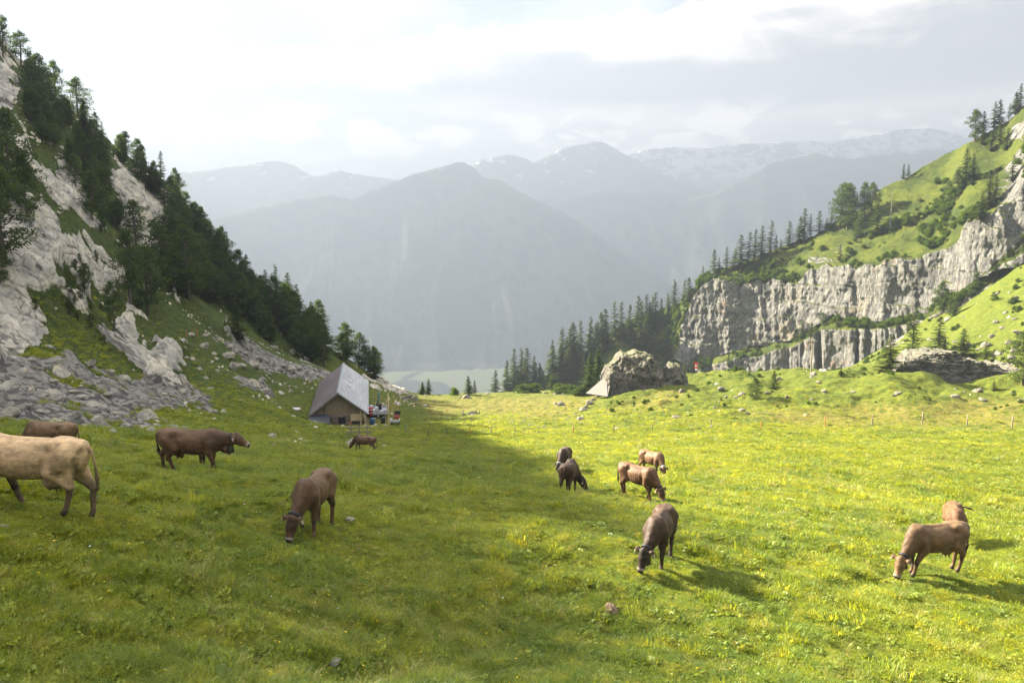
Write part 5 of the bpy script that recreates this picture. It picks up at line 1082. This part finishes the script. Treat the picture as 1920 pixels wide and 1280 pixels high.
# gable of thin horizontal boards
bd = []
for k in range(19):
    z = 1.38 + k * .17
    w = HW - .12 if z < EZ else (RZh - z) / (RZh - EZ) * (HW - .12)
    if w > .15: bd.append(((0, .012 * (k % 2), z), (2 * w, .05 + .02 * (k % 2), .155)))
boxes('gable_boards', bd, SIDING, hut); boxes('corner_board', [((1.55, -.06, 2.2), (.07, .05, 1.9)), ((-1.75, -.06, 2.1), (.09, .05, 1.7))], WOODD, hut)
boxes('rubble_wall', [((-.62, .02, .30), (5.5, .3, 2.4)), ((2.72, .02, .30), (1.16, .3, 2.4)), ], RUB, hut); boxes('side_wall', [((-HW + .2, HL / 2, .45), (.3, HL - .4, 2.6)), ], RUB, hut); boxes('side_wall', [((HW - .2, HL / 2, .45), (.3, HL - .4, 2.6))], WOODD, hut)
boxes('back_wall', [((0, HL - .3, 1.0), (2 * HW - .4, .2, 2.6))], WOODD, hut); boxes('foundation', [((-.6, .0, -.75), (5.9, .6, 1.0))], plain('hut_base', (.09, .08, .07), .95, .3, 2), hut)
wf_ = boxes('window', [((.35, -.17, .88), (1.05, .06, .95))], WOODD, hut); boxes('opening', [((.38, -.205, .88), (.86, .03, .80))], DARK, wf_)
boxes('plank_patch', [((-1.05, -.16, 1.25), (1.3, .05, .14)), ((-.95, -.17, .95), (1.2, .05, .12), RY(.35)), ((-1.0, -.165, .72), (1.3, .05, .12)), ((-.4, -.165, .2), (1.9, .05, .9))], WOODD, hut); boxes('shelf_board', [((2.25, -.22, 1.18), (1.5, .14, .9))], WOODP, hut)
dk = []
for k in range(7): dk.append(((1.55 + k * .2, -.33, .62 - .03 * (k % 3)), (.11, .08, .30 + .06 * (k % 2))))
boxes('hanging_tool', dk, DKM, hut, .02)
boxes('bargeboard', [((-HW / 2 - .16, -.72, (RZh + EZ) / 2 - .10), (4.42, .05, .16), RY(-math.atan((RZh - EZ) / HW))), ((HW / 2 + .16, -.72, (RZh + EZ) / 2 - .10), (4.42, .05, .16), RY(math.atan((RZh - EZ) / HW)))], GREYP, hut)
bm_ = []
for x in (-3.1, -1.9, 0, 1.55, 3.1): bm_.append(((x, -.38, RZh - (RZh - EZ) / HW * abs(x) - .18), (.16, .75, .16)))
boxes('purlin', bm_, WOOD, hut)
for x in (2.75, 3.25): boxes('post', [((x, -.55, 1.0), (.14, .14, 2.2))], WOODP if x < 3 else WOOD, hut)
# lean-to with its blue-grey sheet at the near corner
lt_ = boxes('lean_to_roof', [((-2.35, -1.15, 1.45), (2.6, 1.9, .05), RX(.28))], plain('blue_grey_sheet', (.045, .05, .06), .5, .2, 3), hut); boxes('edge_board', [((-2.35, -2.08, 1.16), (2.6, .05, .14))], GREYP, lt_)
boxes('lean_to_post', [((-3.5, -2.0, .35), (.13, .13, 1.9))], WOOD, hut); boxes('lean_to_post', [((-1.15, -2.0, .35), (.11, .11, 1.9))], WOODD, hut); boxes('lean_to_shade_panel', [((-2.3, -.2, .4), (2.3, .1, 1.9))], plain('lean_to_shade_black', (.02, .018, .016), .9, .2), hut)  # last box: near-black panel painted in as the shade under the lean-to
boxes('rail', [((-2.3, -2.03, .12), (2.5, .08, .1)), ((-2.3, -2.03, -.25), (2.5, .08, .1))], WOODD, hut)
def hutp(x, y, z): return tuple(hut.matrix_basis @ Vector((x, y, z)))
HR = hut.rotation_euler[2]
def tagm(o, label, cat, group=None):
    o['label'] = label; o['category'] = cat
    if group: o['group'] = group
    return o
def cyl(name, r, h, mat, parent=None, n=20, rings=(), axis='z'):
    prof = [(0, 0), (r * .97, 0), (r, .02 * h)]
    for q in rings: prof += [(r, q * h - .02), (r * 1.05, q * h), (r, q * h + .02)]
    prof += [(r, .98 * h), (r * .95, h), (0, h)]; V, Fc = lathe_mesh(prof, n)
    if axis == 'x': V = [(z, y, x) for x, y, z in V]
    return link(name, mesh_np(name, V, Fc, mat, True), parent)
tk = cyl('feed_tank', .45, 1.7, GREENP, rings=(.3, .7), axis='x'); tk.location = hutp(-2.75, -1.5, .55); tk.rotation_euler = (0, 0, HR); tagm(tk, 'greenish grey metal tank lying under the lean-to of the hut', 'tank')
for k, (x, a_, L_) in enumerate([(3.75, .28, 2.0), (3.95, .34, 1.8), (4.1, .4, 1.7), (3.6, .22, 2.1)]):
    o = boxes('plank', [((0, 0, L_ / 2), (.16, .05, L_))], WOODP if k % 2 else WOOD); o.location = hutp(x, -.7 - .05 * k, -.25); o.rotation_euler = (.1, -a_, HR); tagm(o, ['pale plank leaning on the hut corner, first from the gable', 'grey plank leaning next to the pale one', 'outermost pale plank leaning on the hut corner', 'long plank leaning closest to the gable'][k], 'plank', 'planks leaning on the hut corner')
def barrel(x, y, z, mat, r, h, label): 
    o = cyl('barrel', r, h, mat, rings=(.33, .66)); o.location = hutp(x, y, z); tagm(o, label, 'barrel'); return o
b1 = barrel(3.9, 3.2, .55, REDP, .42, 1.1, 'red barrel with white bands standing beside the hut wall'); w1 = cyl('band', .432, .12, WHITE, b1); w1.location = (0, 0, .72); w2 = cyl('band', .432, .08, WHITE, b1); w2.location = (0, 0, .34)
barrel(4.2, .2, -.05, BLUEP, .34, .9, 'blue barrel at the hut corner near the leaning planks'); barrel(5.6, .9, -.05, DKM, .28, .8, 'small dark blue canister between hut and trailer')
for k, (x, y, r_) in enumerate([(4.35, 4.6, .5), (4.8, 5.0, .45), (4.1, 5.4, .42)]):
    o = cyl('bucket', r_ * .6, r_ * 1.5, WHITE); o.location = hutp(x, y, .3 + .25 * k); tagm(o, ['white round tub beside the red barrel', 'white tub leaning outward by the hut wall', 'white tub farther along the hut wall'][k], 'tub')
# flat white trailer behind the hut corner
tp_ = on_ray(709, 778); tr_ = empty('trailer', (tp_[0], tp_[1], tp_[2]), HR, label='flat white trailer loaded with tools and a crane beside the hut', category='trailer')
boxes('bed', [((0, 0, .62), (2.6, 4.2, .08))], GREYP, tr_); boxes('side_board', [((-1.3, 0, .82), (.05, 4.2, .36)), ((1.3, 0, .82), (.05, 4.2, .36))], WHITE, tr_, .01); boxes('front_board', [((0, -2.1, .80), (2.62, .05, .34))], WHITE, tr_, .01); boxes('rear_board', [((0, 2.1, .82), (2.62, .05, .36))], WHITE, tr_, .01)
for s in (-1, 1):
    wv, wf2 = lathe_mesh([(.0, -.1), (.22, -.1), (.34, -.09), (.36, 0), (.34, .09), (.22, .1), (0, .1)], 18); wh = link('wheel', mesh_np('wheel', [(z + s * 1.0, y, x + .36) for x, y, z in wv], wf2, DKM), tr_)
boxes('drawbar', [((0, -2.6, .5), (.1, 1.2, .1))], GREYP, tr_)
mc = empty('hoist', tuple(Vector(tp_) + Vector((.0, 1.0, .68))), HR, label='dark machine with a grey-green upright cylinder standing on the white trailer', category='machine'); boxes('engine', [((0, 0, .3), (.7, .9, .6)), ((.15, -.2, .7), (.35, .4, .3)), ((-.3, .3, .7), (.2, .3, .45))], DKM, mc, .05); c0 = cyl('cylinder', .20, 1.5, GREENP, mc); c0.location = (-.05, .1, .95); boxes('lever', [((.4, 0, .8), (.05, .05, 1.0), RY(.4))], GREYP, mc)
for k, (x, y, mt, s_) in enumerate([(-.8, -.9, GREENP, (.7, .6, .5)), (.5, -1.5, WHITE, (.5, .5, .3)), (.95, -1.2, GREYP, (.4, .6, .35)), (-.2, -1.6, DKM, (.6, .4, .3))]):
    p = Vector(tp_) + RZ(HR) @ Vector((x, y, .68 + s_[2] / 2)); o = boxes('crate', [((0, 0, 0), s_), ((0, 0, s_[2] / 2 + .02), (s_[0] + .05, s_[1] + .05, .04))], mt, None, .02); o.location = p; o.rotation_euler = (0, 0, HR + .3 * k); tagm(o, ['green box lying on the trailer bed', 'white box at the front edge of the trailer bed', 'grey metal box in the trailer corner', 'black box at the front of the trailer bed'][k], 'box', 'load on the trailer')
# little white cart
cp = on_ray(741, 796); ca = empty('cart', (cp[0], cp[1], cp[2]), -.1, label='small white cart with a dark seat standing alone in the grass past the trailer', category='cart')
boxes('tray', [((0, 0, .42), (.95, 1.0, .06)), ((-.47, 0, .56), (.05, 1.0, .3)), ((.47, 0, .56), (.05, 1.0, .3)), ((0, -.5, .54), (.98, .05, .26))], WHITE, ca, .01); boxes('engine_cover', [((0, .75, .72), (.55, .45, .3)), ((0, .7, 1.0), (.7, .12, .1))], REDP, ca, .04); boxes('seat', [((0, 1.05, 1.02), (.75, .3, .12)), ((0, 1.2, 1.2), (.7, .08, .3))], DKM, ca, .03)
for s in (-1, 1): link('wheel', mesh_np('wheel', [(z + s * .4, y, x + .2) for x, y, z in lathe_mesh([(0, -.07), (.18, -.07), (.21, 0), (.18, .07), (0, .07)], 14)[0]], lathe_mesh([(0, -.07), (.18, -.07), (.21, 0), (.18, .07), (0, .07)], 14)[1], DKM), ca)
def stake(px, ptop, pbase, mat, label, group, r=.05, lean=0.0, name='post'):
    p = on_ray(px, pbase); h = (pbase - ptop) / F * math.hypot(p[0], p[1]) * 1.05
    V, Fc = tube_np([(0, 0, -.3), (0, 0, 0), (lean * h * .5, 0, h * .5), (lean * h, 0, h), (lean * h, 0, h + .01)], [r, r, r * .95, r * .9, .001], 8)
    o = link(name, mesh_np(name, V, Fc, mat), None, p); 
    if label: o['label'] = label; o['category'] = 'post'; o['group'] = group
    return o, p, h
stake(729, 738, 797, WOODP, 'tall pale yellow pole standing between trailer and cart', 'poles near the hut', .07, name='pole')
for x, a_, b_, mt, lb in [(738,741,750,WOODP,'short post on the slope behind the trailer'),(751,741,752,WOODP,'short post next to the stone heap past the hut'),(658,789,801,ORG,'short yellow-brown stake before the hut window'),(560,698,709,WOODP,'pale stake on the slope behind the hut roof'),(579,705,718,WOODP,'second pale stake closer to the hut roof'),(350,620,635,ORG,'yellow-brown stake on the white slab among the boulders'),(370,619,631,ORG,'second yellow-brown stake beside the white slab')]:
    stake(x, a_, b_, mt, lb, 'stakes round the hut')
def fence(name, label, lst, wire_h, r=.055):
    x0 = on_ray(lst[0][0], lst[0][2]); root = empty(name, x0, 0, label=label, category='fence'); tops = []
    for x, a_, b_, kd in lst:
        o, p, h = stake(x, a_, b_, {'w': WOOD, 'o': ORG, 'd': WOODD}[kd], None, None, r * (1.25 if x > 1600 else .9), .12 if x == 1150 else 0.0); o.parent = root; o.location = Vector(p) - Vector(x0); tops.append(Vector(p) - Vector(x0) + Vector((0, 0, h * .85)))
        if kd == 'o': o['label'] = 'thin orange post'
    for k in range(len(tops) - 1):
        a_, b_ = tops[k], tops[k + 1]; m_ = (a_ + b_) / 2 - Vector((0, 0, .08)); V, Fc = tube_np([a_, m_, b_], [.006] * 3, 4); link('wire', mesh_np('wire', V, Fc, WOOD), root)
fence('pasture_fence', 'thin wire fence crossing the whole meadow on wooden and orange posts', [(761,795,810,'w'),(803,804,816,'d'),(838,804,816,'d'),(881,801,815,'o'),(921,799,813,'w'),(965,800,814,'w'),(1010,798,811,'w'),(1075,800,813,'o'),(1150,796,811,'d'),(1223,794,807,'d'),(1333,786,800,'d'),(1427,791,804,'o'),(1547,781,798,'o'),(1635,779,796,'w'),(1729,775,794,'w'),(1813,781,798,'w'),(1897,783,803,'w')], 1)
fence('far_fence', 'second thin fence farther off near the pasture edge', [(780,752,758,'o'),(807,760,768,'o'),(838,766,774,'o'),(869,768,776,'d'),(899,767,776,'d'),(941,763,770,'w'),(986,762,770,'w'),(1023,761,768,'w'),(1061,761,770,'d')], 1)
# rail fence in front of the hut
a0, a1 = on_ray(649, 815), on_ray(698, 817); rf = empty('rail_fence', a0, math.atan2(a1[1] - a0[1], a1[0] - a0[0]), label='short weathered rail fence in front of the hut beside the small cow', category='fence'); LR = math.hypot(a1[0] - a0[0], a1[1] - a0[1])
for k in range(3): boxes('post', [((.5 + k * (LR - 1) / 2, 0, .3), (.12, .12, 1.2))], WOOD, rf)
for z in (.30, .72): boxes('rail', [((LR / 2, -.09, z), (LR, .05, .12), RY(.02))], WOOD, rf)
# cloth bundle on the grass
q = on_ray(554, 768); bd_ = boulder_mesh(77, 3, .45, plain('pale_pink_cloth', (.48, .40, .44), .9, .3, 3)); o = link('cloth_bundle', bd_, None, (q[0], q[1], q[2] + .1), label='pale pink and white cloth bundle lying on the grass before the lean-to', category='bundle'); o.scale = (.72, .45, .5)
# wooden cross on the crest
q = on_ray(1520, 699); dq = math.hypot(q[0], q[1]); hc = 64 / F * dq; cr = empty('wooden_cross', (q[0], q[1], q[2]), 0, label='tall slender wooden cross on the pasture crest in front of the cliff', category='cross')
boxes('upright', [((0, 0, hc / 2 - .2), (.15, .15, hc + .4))], WOOD, cr, .02); boxes('crossbar', [((0, -.02, hc * .87), (1.5, .17, .17))], WOOD, cr, .02); boxes('brace', [((-.3, -.02, hc * .80), (.7, .07, .07), RY(-.8)), ((.3, -.02, hc * .80), (.7, .07, .07), RY(.8))], WOODD, cr)
# flag
q = on_ray(1308, 704); fl = empty('flagpole', (q[0], q[1], q[2]), 0, label='pole with a red and white flag hanging limp beside the boulders', category='flag'); hp_ = 26 / F * math.hypot(q[0], q[1])
V, Fc = tube_np([(0, 0, -.2), (0, 0, hp_ / 2), (0, 0, hp_)], [.045, .04, .03], 8); link('pole', mesh_np('pole', V, Fc, WOOD), fl)
def flag_mesh(nm, zr, xr, mat, off=0.0):
    V = []; nx, nz = 12, 16
    for i in range(nz):
        for j in range(nx):
            x = xr[0] + (xr[1] - xr[0]) * j / (nx - 1); z = zr[0] + (zr[1] - zr[0]) * i / (nz - 1); V.append((-x - .05, .09 * math.sin(x * 9 + z * 3) - off, z + .18 * x))
    return mesh_np(nm, V, grid_faces(nz, nx), mat)
FR = plain('flag_red', (.62, .03, .03), .7, .1); FW = plain('flag_white', (.75, .75, .75), .7, .05)
fg = link('flag', flag_mesh('flag', (hp_ - 1.25, hp_ - .12), (0, .62), FR), fl); e1_ = link('emblem', flag_mesh('emblem', (hp_ - 1.0, hp_ - .42), (.24, .38), FW, .02), fg); e2_ = link('emblem', flag_mesh('emblem', (hp_ - .80, hp_ - .64), (.08, .54), FW, .024), fg); link('lower_field', flag_mesh('lower_field', (hp_ - 1.5, hp_ - 1.18), (0, .4), FW, .022), fg)
# grey roof of the shelter behind the boulder
A_, B_, C_ = (Vector(PX(*k)) for k in ((1098, 737, 110), (1137, 704, 113), (1139, 743, 107))); sh = empty('shelter', tuple(PX(1130, 744, 112)), 0, label='low shelter with a plain light grey roof tucked against the huge boulder', category='shelter'); o_ = Vector(sh.location)
n_ = (B_ - A_).cross(C_ - A_).normalized(); 
if n_.z < 0: n_ = -n_
D_ = B_ + Vector((.7, 1.2, .1)); E_ = C_ + Vector((.7, 3.0, 1.0)); pl = [A_, C_, E_, D_, B_]; V = [tuple(p - o_) for p in pl] + [tuple(p - o_ - n_ * .12) for p in pl]
me = bpy.data.meshes.new('roof'); me.from_pydata(V, [], [(0, 1, 2, 3, 4), (9, 8, 7, 6, 5)] + [(i, i + 5, (i + 1) % 5 + 5, (i + 1) % 5) for i in range(5)]); me.materials.append(plain('light_grey_roof_cloth', (.12, .112, .10), .8, .1, 2)); link('roof', me, sh)
boxes('wall', [((0.0, 1.6, -.6), (1.6, 2.4, 1.6))], WOODD, sh)
# ------------------------------------------------------------------ grass of the pasture
def grass_material(name, c1, c2, c3, trans=.58):
    m = bpy.data.materials.new(name); m.use_nodes = True; m.node_tree.nodes.clear(); t = NT(m.node_tree)
    geo = t.n('ShaderNodeNewGeometry'); P = geo.outputs['Position']; oi = t.n('ShaderNodeObjectInfo'); a_ = attr(t, 'clump').outputs['Fac']
    g1 = t.noise(P, 0.16, 5, 0.6); g2 = t.noise(P, 1.5, 4, 0.7)
    c = t.mix(t.ramp(g1, 0.35, 0.65), c1, c2); c = t.mix(t.m('MULTIPLY', t.ramp(g2, .45, .65), .6), c, c3)
    c = t.mix(1.0, c, t.mix(oi.outputs['Random'], (.65, .70, .7), (1.3, 1.22, 1.15)), 'MULTIPLY'); c = t.mix(1.0, c, t.mix(a_, (.7, .7, .7), (1.25, 1.2, 1.1)), 'MULTIPLY')
    d = t.n('ShaderNodeBsdfDiffuse', inp={'Color': c}); tr = t.n('ShaderNodeBsdfTranslucent', inp={'Color': t.mix(1.0, c, (1.95, 1.5, .5), 'MULTIPLY')}); gl = t.n('ShaderNodeBsdfGlossy', inp={'Color': (.9, .95, .8, 1), 'Roughness': .45})
    mx_ = t.n('ShaderNodeMixShader', inp={0: trans, 1: d.outputs[0], 2: tr.outputs[0]}); m2 = t.n('ShaderNodeMixShader', inp={0: .02, 1: mx_.outputs[0], 2: gl.outputs[0]})
    t.n('ShaderNodeOutputMaterial', inp={0: m2.outputs[0]}); return m
GM1 = grass_material('grass_blades', (.122, .195, .026), (.200, .268, .030), (.285, .318, .045)); GM2 = grass_material('straw_blades', (.24, .22, .09), (.32, .29, .13), (.36, .33, .17), .3)
GM3 = grass_material('clover_leaves', (.12, .185, .026), (.185, .24, .030), (.25, .28, .036), .4)
def tuft(name, seed, nb, rad, hmin, hmax, wid, lean, mat, comb=0.0):
    r = random.Random(seed); V, Fc, cl = [], [], []
    ca = r.random() * 6.28
    for b in range(nb):
        a_ = r.random() * 6.28; q = rad * math.sqrt(r.random()); p = np.array((q * math.cos(a_), q * math.sin(a_), -.01)); h = r.uniform(hmin, hmax); da = a_ + r.uniform(-1, 1) if r.random() > comb else ca + r.uniform(-.4, .4)
        L = lean * r.uniform(.3, 1.2) * h; d = np.array((math.cos(da), math.sin(da), 0)); s_ = np.array((-d[1], d[0], 0)) * wid * r.uniform(.6, 1.3)
        p1 = p + d * L * .35 + (0, 0, h * .62); p2 = p + d * L + (0, 0, h * (1 - .25 * lean)); k = len(V); V += [p - s_, p + s_, p1 + s_ * .8, p1 - s_ * .8, p2]; Fc += [(k, k + 1, k + 2, k + 3), (k + 3, k + 2, k + 4, k + 4)]; cl += [r.random()] * 5
    Vn = np.array(V); quads = [f for f in Fc if f[2] != f[3]]; me = bpy.data.meshes.new(name); me.from_pydata([tuple(v) for v in V], [], [f if len(set(f)) == 4 else f[:3] for f in Fc]); at = me.attributes.new('clump', 'FLOAT', 'POINT'); at.data.foreach_set('value', np.array(cl, np.float32)); me.materials.append(mat); return me
def clover(name, seed, nb, rad, mat):
    r = random.Random(seed); V, Fc, cl = [], [], []
    for b in range(nb):
        a_ = r.random() * 6.28; q = rad * math.sqrt(r.random()); c = np.array((q * math.cos(a_), q * math.sin(a_), r.uniform(.01, .055))); w = r.uniform(.012, .03); n = np.array((r.gauss(0, .5), r.gauss(0, .5), 1)); n /= np.linalg.norm(n); u_ = np.cross(n, (math.cos(a_), math.sin(a_), .1)); u_ /= np.linalg.norm(u_); v_ = np.cross(n, u_)
        k = len(V); V += [c - u_ * w * 1.6, c - v_ * w, c + u_ * w * 1.6, c + v_ * w]; Fc.append((k, k + 1, k + 2, k + 3)); cl += [r.random()] * 4
    return mesh_np(name, np.array(V), np.array(Fc), mat, False, attrs=dict(clump=cl))
TUF = [tuft('tuft', 1, 60, .18, .04, .11, .0040, .9, GM1), tuft('tuft', 2, 56, .18, .05, .15, .0036, 1.6, GM1, .7), tuft('tuft', 3, 62, .19, .03, .08, .0045, .7, GM1), clover('leaf', 4, 70, .17, GM3), tuft('tuft', 5, 46, .13, .10, .24, .0045, .8, GM1, .3), tuft('tuft', 6, 12, .12, .16, .34, .0028, 1.0, GM2, .4)]
FLW = [plain('buttercup_yellow', (.75, .52, .02), .5, .1), plain('daisy_white', (.7, .7, .68), .6, .05)]
infr = (gpx > -90) & (gpx < 2010) & (gpy < 1330) & front
clumpn = fbm(gx / 1.1, gy / 1.1, 3, 3); big = fbm(gx / 4.5, gy / 4.5, 9, 3); rr2 = np.hypot(gx, gy)
ok = infr * (gsc < .5) * (grk < .4) * (rr2 < 118) * sstep(118, 50, rr2)
dens = ok * np.clip(rr2 / 14.0, .8, 99) ** -1.7 * (.6 + .7 * sstep(-.3, .5, clumpn)) * (1 - .65 * gdry * (rr2 < 95))
P6, (r6, c6) = pick_cells(dens, 175000); n6 = len(P6); cn = clumpn[r6, c6]; bg = big[r6, c6]; d6 = rr2[r6, c6]
tall_ = gr_.rand(n6) < .05 * sstep(.0, .6, cn + .5 * bg) * 2.0 * sstep(60, 30, d6); idx6 = gr_.choice(4, n6, p=[.34, .32, .23, .11]); idx6 = np.where(tall_, 4, idx6); idx6 = np.where(gr_.rand(n6) < .010 + .03 * (bg > .35), 5, idx6)
sc6 = gr_.uniform(.7, 1.25, n6) * (1 + .5 * sstep(0, .7, cn)) * np.clip(d6 / 26.0, .85, 1.5)
near_cow = np.min([np.hypot(P6[:, 0] - c[0], P6[:, 1] - c[1] + .3) for c in COWAT], axis=0); sc6 = sc6 * (1 - .5 * sstep(2.0, 1.2, near_cow))
R6 = np.stack([gr_.normal(0, .12, n6), gr_.normal(0, .12, n6), gr_.rand(n6) * 6.28], 1)
scatter('grass', P6, R6, sc6, idx6, TUF, kind='stuff', label='short grazed grass and clover of the pasture', category='grass')
# taller single weeds and rank tufts
P7, _c = pick_cells(ok * (rr2 > 12) * (clumpn > .25) * (np.min([np.hypot(gx - c[0], gy - c[1]) for c in COWAT], axis=0) > 2.2) * np.clip(rr2 / 14.0, .8, 99) ** -.8, 1400); n7 = len(P7)
scatter('weeds', P7, gr_.rand(n7, 3) * (.2, .2, 6.28), gr_.uniform(.9, 2.2, n7), gr_.choice(3, n7, p=[.55, .25, .2]), [TUF[4], TUF[1], TUF[3]], kind='stuff', label='taller rank tufts and weeds standing above the grazed grass', category='weeds')
fl = []
for k, mt in enumerate(FLW):
    bm = bmesh.new(); bmesh.ops.create_icosphere(bm, subdivisions=1, radius=.013); 
    for v_ in bm.verts: v_.co.z = v_.co.z * .5 + .12
    me = bpy.data.meshes.new('flower'); bm.to_mesh(me); bm.free(); me.materials.append(mt); fl.append(me)
P8, _c = pick_cells(ok * (rr2 < 40) * (big > .0) * np.clip(rr2 / 14.0, .8, 99) ** -1.2, 800); n8 = len(P8)
scatter('meadow_flowers', P8, gr_.rand(n8, 3) * (.2, .2, 6.28), gr_.uniform(.6, 1.3, n8), gr_.choice(2, n8, p=[.92, .08]), fl, kind='stuff', label='tiny yellow and white flowers sprinkled in the grass', category='flowers')
